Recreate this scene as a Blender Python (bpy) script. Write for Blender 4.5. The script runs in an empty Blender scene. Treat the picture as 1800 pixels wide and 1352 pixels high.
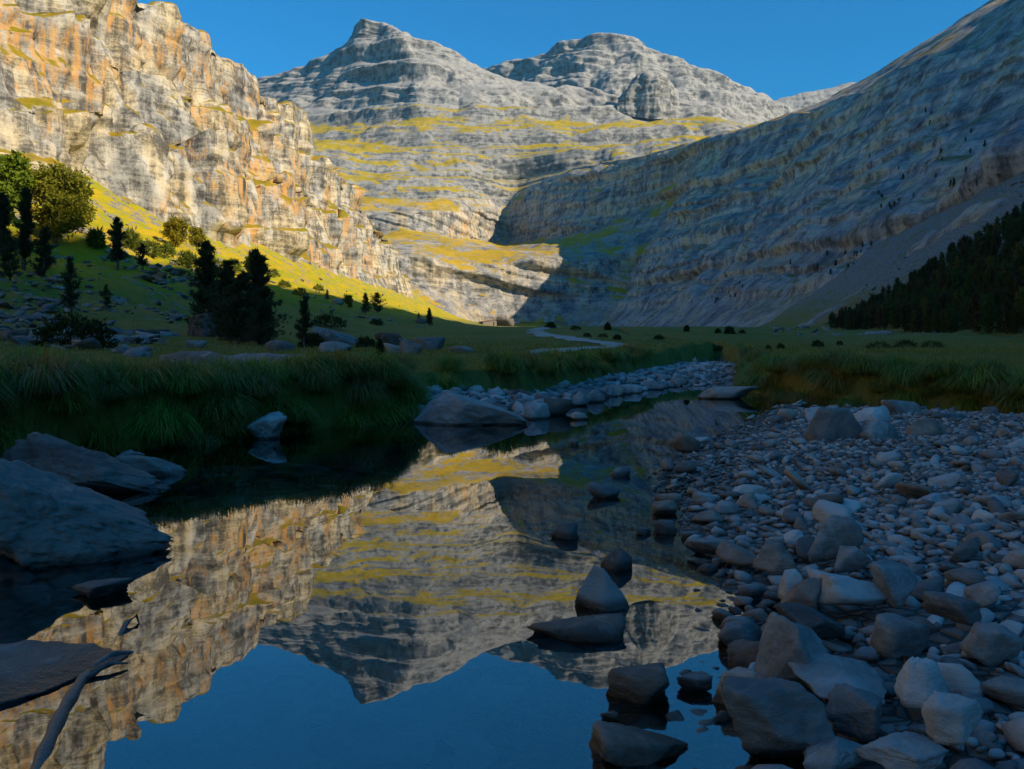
import bpy, math, random
import numpy as np

scene = bpy.context.scene
COL = scene.collection
F = 1500.0 / 1800.0          # focal length as a share of the picture's width
CAM_H = 1.3                  # camera height above the water, metres

# ------------------------------------------------------------------ camera, sky, sun, exposure
cam_data = bpy.data.cameras.new('camera')
cam = bpy.data.objects.new('camera', cam_data)
COL.objects.link(cam)
cam.location = (0.0, 0.0, CAM_H)
cam.rotation_euler = (math.radians(90), 0, 0)
cam_data.sensor_width = 36.0
cam_data.lens = 36.0 * F
cam_data.shift_y = -42.0 / 1800.0
cam_data.clip_start = 0.1
cam_data.clip_end = 30000.0
scene.camera = cam

SUN = np.array([1.0, -0.65, 0.74])          # towards the sun: behind and to the right
SUN = SUN / np.linalg.norm(SUN)
SUN_EL = math.asin(SUN[2])
SUN_AZ = math.atan2(SUN[0], SUN[1])         # clockwise from +y
world = bpy.data.worlds.new('World')
scene.world = world
world.use_nodes = True
wt = world.node_tree
sky = wt.nodes.new('ShaderNodeTexSky')
sky.sky_type = 'NISHITA'
sky.sun_disc = False
sky.sun_elevation = SUN_EL
sky.sun_rotation = SUN_AZ
sky.altitude = 1800
sky.air_density = 1.5
sky.dust_density = 2.0
sky.ozone_density = 4.0
grade = wt.nodes.new('ShaderNodeMix')
grade.data_type = 'RGBA'
grade.blend_type = 'MULTIPLY'
grade.inputs[0].default_value = 1.0
grade.inputs[7].default_value = (0.045, 0.37, 0.555, 1.0)
bg = wt.nodes['Background']
wt.links.new(sky.outputs[0], grade.inputs[6])
wt.links.new(grade.outputs[2], bg.inputs[0])
bg.inputs[1].default_value = 0.15

sun_data = bpy.data.lights.new('sun', 'SUN')
sun_data.energy = 4.4
sun_data.angle = math.radians(0.5)
sun_data.color = (1.0, 0.83, 0.58)
sun = bpy.data.objects.new('sun', sun_data)
COL.objects.link(sun)
from mathutils import Vector
sun.rotation_euler = Vector(-SUN).to_track_quat('-Z', 'Y').to_euler()
sun.location = (600, -700, 900)

scene.view_settings.view_transform = 'Standard'
scene.view_settings.look = 'None'
scene.view_settings.gamma = 1.0
scene.view_settings.exposure = 0.85
scene.view_settings.use_curve_mapping = False
scene.render.engine = 'CYCLES'
scene.cycles.use_denoising = True
scene.cycles.max_bounces = 6
scene.cycles.transparent_max_bounces = 12
scene.cycles.caustics_reflective = False
scene.cycles.caustics_refractive = False

# ------------------------------------------------------------------ noise
_rng = np.random.RandomState(7)
PERM = np.concatenate([_rng.permutation(256)] * 3).astype(np.int32)
_g = _rng.normal(size=(256, 3)).astype(np.float32)
GX, GY, GZ = (_g / np.linalg.norm(_g, axis=1, keepdims=True)).T * 1.5


def perlin(x, y, z, seed=0):
    x = np.asarray(x, np.float32) + np.float32(seed * 17.13)
    y = np.asarray(y, np.float32) + np.float32(seed * 5.71)
    z = np.asarray(z, np.float32) + np.float32(seed * 9.37)
    xi, yi, zi = np.floor(x), np.floor(y), np.floor(z)
    fx, fy, fz = x - xi, y - yi, z - zi
    xi = xi.astype(np.int32) & 255
    yi = yi.astype(np.int32) & 255
    zi = zi.astype(np.int32) & 255
    u = fx * fx * fx * (fx * (fx * 6 - 15) + 10)
    v = fy * fy * fy * (fy * (fy * 6 - 15) + 10)
    w = fz * fz * fz * (fz * (fz * 6 - 15) + 10)
    out = 0
    for dx in (0, 1):
        px = PERM[xi + dx]
        wx = u if dx else 1 - u
        for dy in (0, 1):
            py = PERM[px + yi + dy]
            wy = wx * (v if dy else 1 - v)
            for dz in (0, 1):
                h = PERM[py + zi + dz]
                d = GX[h] * (fx - dx) + GY[h] * (fy - dy) + GZ[h] * (fz - dz)
                out = out + d * (wy * (w if dz else 1 - w))
    return out


def fbm(x, y, z, octv=4, gain=0.5, seed=0, ridged=False):
    a, s, f = 1.0, 0.0, 1.0
    for i in range(octv):
        n = perlin(x * f, y * f, z * f, seed + i * 3)
        if ridged:
            n = 1.0 - 2.0 * np.abs(n)
        s = s + a * n
        a *= gain
        f *= 2.03
    return s


def sstep(a, b, x):
    t = np.clip((x - a) / (b - a), 0, 1)
    return t * t * (3 - 2 * t)


# ------------------------------------------------------------------ scene helpers
def at(px, py, d):
    """world point d metres ahead that the photograph shows at (px, py)"""
    return ((px - 900.0) / 1500.0 * d, d, CAM_H + (634.0 - py) / 1500.0 * d)


def on_plane(px, py, z=0.0):
    d = (CAM_H - z) * 1500.0 / (py - 634.0)
    return ((px - 900.0) / 1500.0 * d, d, z)


def new_mesh(name, V, faces, mat=None, smooth=True, uvs=None):
    """V (n,3); faces (m,3) or (m,4) array, or a list of such arrays"""
    me = bpy.data.meshes.new(name)
    V = np.asarray(V, np.float32).reshape(-1, 3)
    if not (isinstance(faces, list) and isinstance(faces[0], np.ndarray)):
        faces = [np.asarray(faces)]
    faces = [np.asarray(f, np.int32) for f in faces if len(f)]
    loops = np.concatenate([f.ravel() for f in faces])
    sizes = np.concatenate([np.full(len(f), f.shape[1], np.int32) for f in faces])
    starts = np.concatenate([[0], np.cumsum(sizes)[:-1]]).astype(np.int32)
    me.vertices.add(len(V))
    me.vertices.foreach_set('co', V.ravel())
    me.loops.add(len(loops))
    me.loops.foreach_set('vertex_index', loops.astype(np.int32))
    me.polygons.add(len(sizes))
    me.polygons.foreach_set('loop_start', starts)
    me.polygons.foreach_set('loop_total', sizes)
    me.update(calc_edges=True)
    me.polygons.foreach_set('use_smooth', np.full(len(sizes), smooth, bool))
    if mat is not None:
        for m in (mat if isinstance(mat, (list, tuple)) else [mat]):
            me.materials.append(m)
    me.validate()
    return me


def link(name, me, parent=None, loc=None, **props):
    o = bpy.data.objects.new(name, me)
    COL.objects.link(o)
    if parent is not None:
        o.parent = parent
    if loc is not None:
        o.location = loc
    for k, v in props.items():
        o[k] = v
    return o


def tag(o, label, cat, group=None):
    o['label'] = label
    o['category'] = cat
    if group:
        o['group'] = group
    return o


def empty(name, loc, label, cat, group=None, rz=0.0):
    o = bpy.data.objects.new(name, None)
    COL.objects.link(o)
    o.empty_display_size = 0.3
    o.location = loc
    o.rotation_euler = (0, 0, rz)
    return tag(o, label, cat, group)


def grid_faces(nu, nv):
    i = np.arange(nu * nv).reshape(nu, nv)
    return np.stack([i[:-1, :-1], i[1:, :-1], i[1:, 1:], i[:-1, 1:]], -1).reshape(-1, 4)


def catmull(C, t, axis=0, tension=0.5):
    """C control array, t parameter values 0..n-1 along axis"""
    C = np.moveaxis(np.asarray(C, float), axis, 0)
    n = len(C)
    i = np.clip(np.floor(t).astype(int), 0, n - 2)
    f = (t - i).reshape((-1,) + (1,) * (C.ndim - 1))
    p0, p1 = C[np.clip(i - 1, 0, n - 1)], C[i]
    p2, p3 = C[i + 1], C[np.clip(i + 2, 0, n - 1)]
    m1, m2 = (p2 - p0) * tension, (p3 - p1) * tension
    f2, f3 = f * f, f * f * f
    R = (2 * f3 - 3 * f2 + 1) * p1 + (f3 - 2 * f2 + f) * m1 + (-2 * f3 + 3 * f2) * p2 + (f3 - f2) * m2
    return np.moveaxis(R, 0, axis)


def params(nsub):
    return np.concatenate([i + np.arange(n) / n for i, n in enumerate(nsub)] + [[len(nsub)]])


def loft(rows, usub, vsub, tv=0.25):
    """rows: (R, C, 3) control points; vsub per row gap, usub per column gap"""
    G = np.array(rows, float)
    G = catmull(G, params(vsub), 0, tv)
    G = catmull(G, params(usub), 1, 0.4)
    return G


def normals(G):
    du = np.gradient(G, axis=1)
    dv = np.gradient(G, axis=0)
    n = np.cross(du, dv)
    n /= np.linalg.norm(n, axis=2, keepdims=True) + 1e-9
    return n


def curve1(pts):
    pts = sorted(pts)
    xs = [p[0] for p in pts]
    ys = [p[1] for p in pts]
    return lambda v: np.interp(v, xs, ys)


# ------------------------------------------------------------------ node helpers
class Mat:
    def __init__(self, name):
        self.m = bpy.data.materials.new(name)
        self.m.use_nodes = True
        self.t = self.m.node_tree
        self.t.nodes.clear()
        self.out = self.t.nodes.new('ShaderNodeOutputMaterial')
        self._pos = None

    def n(self, typ, ins=None, **props):
        nd = self.t.nodes.new(typ)
        for k, v in props.items():
            setattr(nd, k, v)
        for k, v in (ins or {}).items():
            s = nd.inputs[k]
            if isinstance(v, bpy.types.NodeSocket):
                self.t.links.new(v, s)
            else:
                if isinstance(v, (tuple, list)) and len(v) == 3 and s.type == 'RGBA':
                    v = tuple(v) + (1.0,)
                s.default_value = v
        return nd

    def geo(self):
        if self._pos is None:
            self._pos = self.n('ShaderNodeNewGeometry')
        return self._pos

    def pos(self):
        return self.geo().outputs['Position']

    def objpos(self):
        return self.n('ShaderNodeTexCoord').outputs['Object']

    def rand(self):
        return self.n('ShaderNodeObjectInfo').outputs['Random']

    def math(self, op, a, b=0.0, c=0.0, clamp=False):
        return self.n('ShaderNodeMath', {0: a, 1: b, 2: c}, operation=op, use_clamp=clamp).outputs[0]

    def scale(self, vec, s):
        return self.n('ShaderNodeVectorMath', {0: vec, 1: s}, operation='MULTIPLY').outputs[0]

    def add(self, a, b):
        return self.n('ShaderNodeVectorMath', {0: a, 1: b}, operation='ADD').outputs[0]

    def noise(self, vec, scale=1.0, detail=4.0, rough=0.55, dist=0.0, color=False):
        nd = self.n('ShaderNodeTexNoise', {'Vector': vec, 'Scale': scale, 'Detail': detail, 'Roughness': rough, 'Distortion': dist})
        return nd.outputs['Color' if color else 'Fac']

    def ramp(self, x, lo, hi, a=0.0, b=1.0, smooth=True):
        return self.n('ShaderNodeMapRange', {'Value': x, 1: lo, 2: hi, 3: a, 4: b}, interpolation_type='SMOOTHSTEP' if smooth else 'LINEAR').outputs[0]

    def mix(self, f, a, b, blend='MIX'):
        nd = self.n('ShaderNodeMix', data_type='RGBA', blend_type=blend)
        for k, v in ((0, f), (6, a), (7, b)):
            s = nd.inputs[k]
            if isinstance(v, bpy.types.NodeSocket):
                self.t.links.new(v, s)
            else:
                s.default_value = tuple(v) + (1.0,) if isinstance(v, (tuple, list)) and len(v) == 3 else v
        return nd.outputs[2]

    def bump(self, h, strength=0.5, dist=1.0, normal=None):
        ins = {'Height': h, 'Strength': strength, 'Distance': dist}
        if normal is not None:
            ins['Normal'] = normal
        return self.n('ShaderNodeBump', ins).outputs[0]

    def nz(self):
        return self.n('ShaderNodeSeparateXYZ', {0: self.geo().outputs['Normal']}).outputs[2]

    def xyz(self, v):
        return self.n('ShaderNodeSeparateXYZ', {0: v}).outputs

    def principled(self, color, rough=0.9, normal=None, spec=0.25, **kw):
        ins = {'Base Color': color, 'Roughness': rough, 'Specular IOR Level': spec}
        if normal is not None:
            ins['Normal'] = normal
        ins.update(kw)
        p = self.n('ShaderNodeBsdfPrincipled', ins)
        self.t.links.new(p.outputs[0], self.out.inputs[0])
        return p

    def surface(self, sh):
        self.t.links.new(sh, self.out.inputs[0])

# ------------------------------------------------------------------ terrain materials
def rock_material(name, unit, lo, hi, ochre=0.0, grass=(0.62, 0.80), grass_col=((0.20, 0.17, 0.012), (0.30, 0.20, 0.02)),
                  grass_need=0.5, streak=1.0, dip=(0.0, 0.0, 1.0), bump=0.45, band=1.0, scree=0.0):
    """layered limestone with vertical water streaks, rust stains and grass on what is flat enough to hold it"""
    m = Mat(name)
    p = m.pos()
    vs = m.scale(p, (1.0 / unit, 1.0 / unit, 0.09 / unit))
    st = m.noise(vs, 1.0, 6, 0.66, 0.0)                      # vertical streaks
    st2 = m.noise(vs, 3.1, 4, 0.6, 0.0)
    big = m.noise(p, 0.11 / unit, 4, 0.55)
    mid = m.noise(p, 0.7 / unit, 6, 0.65)
    fine = m.noise(p, 4.0 / unit, 5, 0.7)
    warp = m.math('MULTIPLY', m.math('SUBTRACT', big, 0.5), 4.0 * unit)
    zz = m.n('ShaderNodeVectorMath', {0: p, 1: dip}, operation='DOT_PRODUCT').outputs['Value']
    zc = m.n('ShaderNodeCombineXYZ', {0: 0.0, 1: 0.0, 2: m.math('ADD', zz, warp)}).outputs[0]
    beds = m.noise(m.add(zc, m.scale(p, (0.02, 0.02, 0.0))), 1.4 / unit, 6, 0.75)
    tone = m.math('ADD', m.math('MULTIPLY', st, 0.55 * streak), m.math('MULTIPLY', mid, 1.0 - 0.55 * streak))
    tone = m.math('ADD', tone, m.math('MULTIPLY', m.math('SUBTRACT', beds, 0.5), 0.55 * band))
    tone = m.math('ADD', tone, m.math('MULTIPLY', m.math('SUBTRACT', fine, 0.5), 0.30))
    col = m.mix(m.ramp(tone, 0.36, 0.62), lo, hi)
    if scree:
        flat = m.ramp(m.math('ADD', m.nz(), m.math('MULTIPLY', m.math('SUBTRACT', mid, 0.5), 0.5)), 0.35, 0.75)
        sc = m.mix(m.ramp(fine, 0.3, 0.7), (0.19, 0.187, 0.18), (0.37, 0.36, 0.345))
        col = m.mix(m.math('MULTIPLY', flat, scree), col, sc)
    if ochre > 0:
        patch = m.noise(m.scale(p, (1.0, 1.0, 0.55)), 0.28 / unit, 4, 0.6)
        col = m.mix(m.ramp(patch, 0.46, 0.60), col, m.mix(1.0, col, (1.12, 1.0, 0.77), 'MULTIPLY'))
        col = m.mix(m.ramp(patch, 0.50, 0.38), col, m.mix(1.0, col, (0.58, 0.61, 0.66), 'MULTIPLY'))
        om = m.ramp(m.math('ADD', m.math('MULTIPLY', big, 1.0), m.math('MULTIPLY', st2, 0.4)), 0.93 - 0.20 * ochre, 1.01 - 0.18 * ochre)
        om = m.math('MULTIPLY', om, m.ramp(m.noise(vs, 2.0, 3, 0.6), 0.38, 0.6))
        oc = m.mix(m.noise(vs, 2.6, 3), (0.50, 0.245, 0.055), (0.48, 0.31, 0.13))
        col = m.mix(m.math('MULTIPLY', om, 0.9), col, oc)
        dk = m.ramp(m.noise(vs, 1.7, 5, 0.7), 0.60, 0.75)
        col = m.mix(m.math('MULTIPLY', dk, 0.55), col, (0.10, 0.095, 0.09))
    nz = m.nz()
    gm = m.math('ADD', nz, m.math('MULTIPLY', m.math('SUBTRACT', m.noise(p, 0.5 / unit, 6, 0.7), 0.5), grass_need))
    gm = m.math('ADD', gm, m.math('MULTIPLY', m.math('SUBTRACT', big, 0.5), grass_need))
    gm = m.ramp(gm, grass[0], grass[1])
    gc = m.mix(m.ramp(m.noise(p, 0.33 / unit, 5, 0.65), 0.35, 0.65), grass_col[0], grass_col[1])
    gc = m.mix(m.math('MULTIPLY', m.ramp(fine, 0.4, 0.7), 0.5), gc, m.mix(0.5, gc, (0.06, 0.055, 0.015)))
    col = m.mix(gm, col, gc)
    h = m.math('ADD', m.math('MULTIPLY', st, 0.5), m.math('ADD', m.math('MULTIPLY', fine, 0.35), m.math('MULTIPLY', beds, 0.35)))
    m.principled(col, 0.95, m.bump(h, bump, unit * 1.2), 0.1)
    return m.m


MAT_CLIFF = rock_material('cliff_limestone', 7.0, (0.095, 0.093, 0.09), (0.48, 0.465, 0.42), ochre=1.1, grass=(0.52, 0.70), grass_need=0.6)
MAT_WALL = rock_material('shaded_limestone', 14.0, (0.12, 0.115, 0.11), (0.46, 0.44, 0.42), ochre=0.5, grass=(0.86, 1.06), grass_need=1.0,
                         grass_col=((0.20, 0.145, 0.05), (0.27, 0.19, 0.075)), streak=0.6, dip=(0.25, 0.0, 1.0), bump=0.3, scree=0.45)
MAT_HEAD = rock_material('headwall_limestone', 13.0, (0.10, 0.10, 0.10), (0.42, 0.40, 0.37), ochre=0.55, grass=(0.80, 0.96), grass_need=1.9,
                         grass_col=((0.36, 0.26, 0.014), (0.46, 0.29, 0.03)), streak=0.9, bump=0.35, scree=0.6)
MAT_TERRACE = rock_material('terrace_limestone', 14.0, (0.075, 0.08, 0.085), (0.27, 0.265, 0.255), ochre=0.0, grass=(0.66, 0.80), grass_need=0.75, streak=0.2, scree=0.5,  # dark weathered rock on the risers, partly standing in for their shade
                            grass_col=((0.30, 0.24, 0.015), (0.40, 0.28, 0.03)), band=1.5)
MAT_PEAK = rock_material('summit_limestone', 22.0, (0.075, 0.076, 0.08), (0.31, 0.30, 0.285), ochre=0.0, grass=(1.6, 1.9), grass_need=0.5, streak=0.45, band=1.0, scree=0.8, bump=0.3)


def beds(s, sharp=0.75):
    """layer profile: slow ramp out, quick step back (0..1)"""
    f = s - np.floor(s)
    return np.where(f < sharp, f / sharp, 1 - (f - sharp) / (1 - sharp))


def steps(v, n, sharp=0.16):
    """flat levels with steep edges between them"""
    q = v * n
    f = q - np.floor(q)
    return (np.floor(q) + sstep(0.5 - sharp, 0.5 + sharp, f)) / n


def rough_rock(G, but=(100, 8), mid=(30, 3), crack=(14, 2.0), fine=(4, 0.6), layers=((30, 3.0, 0.75),), dip=(0.0, 0.0), seed=0, hor=0.0,
               keep=None, warp=(300, 25), stretch=0.3, panel=(20, 0.0)):
    """push a lofted sheet in and out along its normals: buttresses, beds, cracks; every pair is (metres, depth)"""
    n = normals(G)
    if hor > 0:
        n[..., 2] *= (1 - hor)
        n /= np.linalg.norm(n, axis=2, keepdims=True)
    x, y, z = [np.ascontiguousarray(G[..., k], np.float32) for k in range(3)]
    k = 1.0 / but[0]
    big = fbm(x * k, y * k, z * k * 0.35, 3, 0.5, seed)
    d = but[1] * (np.abs(big) * 1.6 - 0.6)
    k = 1.0 / mid[0]
    m = fbm(x * k, y * k, z * k * stretch, 3, 0.5, seed + 11)
    d = d + mid[1] * m
    d = d + panel[1] * steps(m * 0.55 + 0.45 * perlin(x / panel[0], y / panel[0], z / panel[0] * 0.3, seed + 7), 3.5)
    k = 1.0 / crack[0]
    c = fbm(x * k, y * k, z * k * 0.12, 3, 0.5, seed + 23, ridged=True)
    where = sstep(-0.3, 0.5, fbm(x * k * 0.2, y * k * 0.2, z * k * 0.2, 2, 0.5, seed + 27))
    d = d - crack[1] * np.clip(c - 0.55, 0, 2) * (0.25 + where)
    k = 1.0 / fine[0]
    d = d + fine[1] * fbm(x * k, y * k, z * k * 0.7, 3, 0.55, seed + 31)
    k = 1.0 / warp[0]
    s = z + dip[0] * x + dip[1] * y + warp[1] * fbm(x * k, y * k, z * k, 3, 0.5, seed + 41)
    for i, (lam, amp, sharp) in enumerate(layers):
        w = sstep(-0.55, 0.45, fbm(x * k * 2, y * k * 2, s / lam * 0.35, 2, 0.5, seed + 51 + i))
        q = s / lam + 0.12 * perlin(s / lam * 0.7, s * 0, s * 0, seed + i) * 3 + 0.10 * m
        d = d + amp * (0.2 + 0.8 * w) * (beds(q, sharp) - 0.5)
    if keep is not None:
        d = d * keep
    return G + n * d[..., None]


def sheet(name, G, mat, flip=False, **props):
    nu, nv = G.shape[:2]
    f = grid_faces(nu, nv)
    if flip:
        f = f[:, ::-1]
    return link(name, new_mesh(name, G, f, mat), **props)


# ------------------------------------------------------------------ cliff on the sunny side
D = np.array([-900., -550, -250, -20, 130, 235., 290, 350, 420, 500, 590, 700, 830, 970, 1085, 1135, 1240, 1275, 1400, 1500, 1600, 1720, 1800])
foot = np.interp(D, [235, 350, 420, 552, 685, 851, 1125, 1450, 1750], [72, 80, 81, 86, 93, 101, 119, 140, 158])
led1 = np.interp(D, [235, 400, 475, 572, 700, 1000, 1800], [100, 120, 128, 139, 150, 178, 225])
led2 = np.interp(D, [235, 400, 554, 680, 766, 1014, 1250, 1300, 1500, 1700, 1800], [135, 160, 192, 206, 212, 244, 268, 252, 232, 222, 190])
led1 = np.minimum(led1, led2 - 14)
top = np.interp(D, [-900, 235, 609, 780, 975, 1098], [235, 235, 259, 283, 295, 307])
ends = sstep(1090, 1140, D)
top = top * (1 - ends) + (led2 + 3) * ends
e2 = sstep(1245, 1290, D)
e3 = sstep(1690, 1800, D)
xf = -205 + 0 * D - 130 * e3
x1 = -220 - 130 * e3 + 0 * e2
x2 = np.interp(D, [235, 700, 1250, 1300, 1800], [-238, -238, -236, -226, -214]) - 120 * e3
xt = -258 + 0 * D - 120 * ends - 60 * e3
x2 = np.minimum(x2, x1 - 10)
lw = 0.5 + 0.5 * np.sin(D / 47.0)
lw2 = 0.5 + 0.5 * np.sin(D / 61.0 + 1.0)
rows = [
    np.stack([xf + 12, D, foot - 45], 1),
    np.stack([xf, D, foot], 1),
    np.stack([x1, D, led1], 1),
    np.stack([x1 - 7 - 7 * lw, D, led1 + 3 + 8 * lw], 1),
    np.stack([x2, D, led2], 1),
    np.stack([x2 - 8 - 7 * lw2, D, led2 + 4 + 9 * lw2], 1),
    np.stack([np.minimum(xt, x2 - 17), D, np.maximum(top, led2 + 14)], 1),
    np.stack([xt - 40, D, np.maximum(top + 3, led2 + 16)], 1),
    np.stack([xt - 160, D, top + 25], 1),
]
dens = 1500.0 * 235 * (1 / np.maximum(D[:-1], 200) - 1 / np.maximum(D[1:], 205)) * 0.55
usub = np.maximum(6, (dens * 0.72).astype(int))
G = loft(rows, usub, [5, 62, 6, 78, 8, 78, 12, 4], 0.15)
vv = params([5, 62, 6, 78, 8, 78, 12, 4])
keep = np.interp(vv, [0, 1, 1.15, 5.2, 6, 7, 8], [0.5, 0.6, 1, 1, 0.6, 0.3, 0.2])[:, None] * np.ones((1, G.shape[1]))
G = rough_rock(G, (120, 24), (38, 7.0), (21, 9.0), (5, 0.45), ((46, 7.0, 0.88), (17, 1.5, 0.85)), dip=(0.0, -0.10), seed=1, hor=0.75, keep=keep, warp=(240, 22), panel=(26, 15.0))
sheet('cliff', G, MAT_CLIFF, kind='structure')

# ------------------------------------------------------------------ shaded valley side and head wall
Y = np.array([-1500., -900, -400, 0, 300, 520, 700, 850, 1000, 1150, 1300, 1450, 1600, 1750, 1900])
xft = np.interp(Y, [-1500, 0, 300, 500, 700, 1000, 1300, 1600, 1900], [110, 110, 135, 165, 203, 225, 238, 232, 190])
zft = np.interp(Y, [-1500, 0, 300, 500, 700, 1000, 1500, 1900], [4, 4, 11, 18, 24, 33, 54, 74])
xe = np.interp(Y, [-1500, 300, 700, 833, 1000, 1275, 1444, 1600, 1750, 1900], [480, 480, 490, 500, 500, 510, 520, 515, 485, 440])
ze = np.interp(Y, [-1500, 300, 700, 833, 1000, 1275, 1444, 1600, 1750, 1900], [330, 310, 300, 316, 353, 399, 427, 448, 470, 494])
xcr = np.interp(Y, [-1500, 300, 700, 850, 1000, 1600, 1750, 1900], [800, 800, 820, 840, 850, 850, 835, 640])
zcr = np.interp(Y, [-1500, 300, 700, 850, 1000, 1150, 1300, 1450, 1600, 1750, 1900], [735, 735, 705, 690, 655, 600, 602, 630, 640, 625, 552])  # crest heights out of view are shaped to set where its shadow ends
xbk = xcr + np.interp(Y, [0, 1600, 1900], [200, 200, 150])
zbk = zcr + np.interp(Y, [300, 600, 900, 1100, 1900], [20, 140, 170, 12, 5])  # unseen back ridge, raised to throw shade across the valley
def lerp(a, b, t):
    return a + (b - a) * t
rows = [
    np.stack([xft - 25, Y, zft - 14], 1),
    np.stack([xft, Y, zft], 1),
    np.stack([lerp(xft, xe, .30), Y, lerp(zft, ze, .20)], 1),
    np.stack([lerp(xft, xe, .42), Y, lerp(zft, ze, .36)], 1),
    np.stack([lerp(xft, xe, .66), Y, lerp(zft, ze, .56)], 1),
    np.stack([lerp(xft, xe, .80), Y, lerp(zft, ze, .72)], 1),
    np.stack([xe, Y, ze], 1),
    np.stack([xe + 52, Y, ze + 12], 1),
    np.stack([xcr, Y, zcr], 1),
    np.stack([xbk, Y, zbk], 1),
]
head = [   # head wall columns, rows from below the foot to the terrace behind, each (px, py, d)
    [(1075, 592, 1880), (1062, 577, 1930), (1115, 510, 2010), (1125, 450, 2050), (1165, 400, 2090), (1190, 345, 2130), (1196, 266, 2140), (1200, 256, 2180), (1215, 250, 2400)],
    [(1010, 588, 1930), (1000, 572, 1980), (1040, 515, 2050), (1045, 452, 2075), (1080, 425, 2180), (1105, 372, 2340), (1112, 292, 2370), (1110, 278, 2420), (1120, 262, 2700)],
    [(950, 584, 1950), (945, 568, 2000), (955, 520, 2040), (960, 458, 2060), (985, 440, 2230), (1000, 412, 2560), (1004, 312, 2690), (1004, 298, 2740), (1010, 280, 2900)],
    [(890, 582, 1950), (885, 566, 2000), (885, 518, 2035), (880, 464, 2050), (878, 441, 2230), (890, 430, 2980), (888, 366, 3040), (888, 346, 3100), (900, 330, 3200)],
    [(830, 578, 1920), (830, 566, 1960), (805, 520, 2020), (800, 462, 2040), (790, 430, 2200), (800, 418, 2520), (805, 372, 2540), (805, 350, 2680), (810, 325, 2880)],
    [(790, 572, 1860), (785, 558, 1900), (748, 510, 1990), (745, 455, 2020), (735, 425, 2200), (735, 408, 2420), (735, 370, 2440), (730, 352, 2600), (720, 330, 2800)],
    [(720, 560, 1840), (715, 545, 1880), (690, 500, 1990), (690, 450, 2020), (680, 420, 2200), (670, 405, 2420), (670, 368, 2440), (660, 350, 2600), (650, 330, 2800)],
    [(560, 560, 1840), (555, 545, 1880), (550, 500, 1990), (550, 450, 2020), (540, 420, 2200), (540, 405, 2420), (540, 368, 2440), (530, 350, 2600), (520, 330, 2800)],
]
for c in head:
    e_, k_ = c[6], c[7]
    lip = (lerp(e_[0], k_[0], 0.5), lerp(e_[1], k_[1], 0.5), lerp(e_[2], k_[2], 0.5))
    bk = (c[8][0], k_[1] + 14, c[8][2])
    cc = list(c[:7]) + [lip, k_, bk]
    for r in range(10):
        rows[r] = np.vstack([rows[r], [at(*cc[r])]])
usub = [3, 4, 6, 14, 30, 34, 36, 40, 44, 44, 44, 44, 44, 44] + [46, 46, 44, 42, 38, 34, 30, 12]
vsub = [3, 48, 36, 54, 46, 54, 12, 30, 5]
G = loft(rows, usub, vsub, 0.25)
vv = params(vsub)
keep = np.interp(vv, [0, 1, 1.5, 2, 5.5, 6, 7, 8, 9], [0.2, 0.2, 0.4, 1, 1, 0.6, 0.35, 0.35, 0.2])[:, None] * np.ones((1, G.shape[1]))
kh = np.interp(vv, [0, 1, 1.8, 2.1, 2.9, 3.1, 3.9, 4.8, 5.1, 6, 7, 8, 9], [0.2, 0.2, 0.3, 1.1, 1.1, 0.35, 0.35, 0.6, 1.2, 1.2, 0.5, 0.35, 0.2])[:, None]
nw = sum(usub[:14])
blend = sstep(nw - 20, nw + 40, np.arange(G.shape[1]))[None, :]
keep = keep * (1 - blend) + kh * blend
G = rough_rock(G, (260, 15), (110, 3.2), (44, 3.6), (16, 0.5), ((85, 17, 0.78), (30, 6.5, 0.75), (11, 1.6, 0.7)), dip=(0.25, -0.05), seed=5, hor=0.4, keep=keep, warp=(700, 30), stretch=0.6, panel=(70, 5.0))
WALL = G[:, :nw + 1].reshape(-1, 3)
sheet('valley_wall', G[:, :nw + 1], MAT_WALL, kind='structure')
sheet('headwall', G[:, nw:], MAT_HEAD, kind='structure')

# ------------------------------------------------------------------ grass terraces, dome and the left summit
PX = [360, 450, 520, 590, 626, 660, 700, 730, 765, 805, 850, 910, 985, 1060, 1125, 1190, 1255, 1320, 1400]
R0 = [400] * 19
R1 = [352] * 12 + [330, 310, 300, 285, 280, 280, 285]
R2 = [305] * 12 + [290, 280, 270, 258, 250, 250, 258]
R3 = [262] * 12 + [258, 252, 245, 238, 233, 236, 246]
R4 = [230, 230, 232, 228, 222, 217, 214, 212, 210, 208, 207, 208, 214, 220, 220, 216, 216, 224, 238]
R5 = [200, 196, 188, 178, 172, 168, 168, 168, 166, 166, 168, 176, 188, 197, 200, 193, 200, 217, 236]
R6 = [175, 168, 150, 134, 120, 112, 112, 118, 124, 128, 138, 152, 168, 180, 184, 180, 192, 214, 235]
R7 = [160, 144, 128, 98, 68, 58, 66, 90, 98, 106, 124, 146, 160, 170, 176, 175, 190, 212, 234]
R8 = [158, 138, 124, 84, 50, 41, 50, 76, 80, 94, 118, 142, 156, 164, 172, 174, 188, 211, 234]
R9 = [170, 150, 136, 104, 70, 60, 72, 96, 100, 112, 130, 152, 164, 172, 178, 180, 196, 216, 240]
DD = [2720, 2880, 3040, 3220, 3420, 3640, 3840, 3980, 4080, 4400]
rows = []
for k, R in enumerate((R0, R1, R2, R3, R4, R5, R6, R7, R8, R9)):
    rows.append([at(PX[i], R[i], DD[k] + (0 if k < 4 else (PX[i] > 1000) * -60 * (k - 3) + min(1, (k - 3) / 2) * max(0, 735 - PX[i]) * 2.6) + [380, 330, 200, 90, 0, 0, 0, 0, 0, 0][k] * max(0, 1 - abs(PX[i] - 910) / 130)) for i in range(19)])
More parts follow.
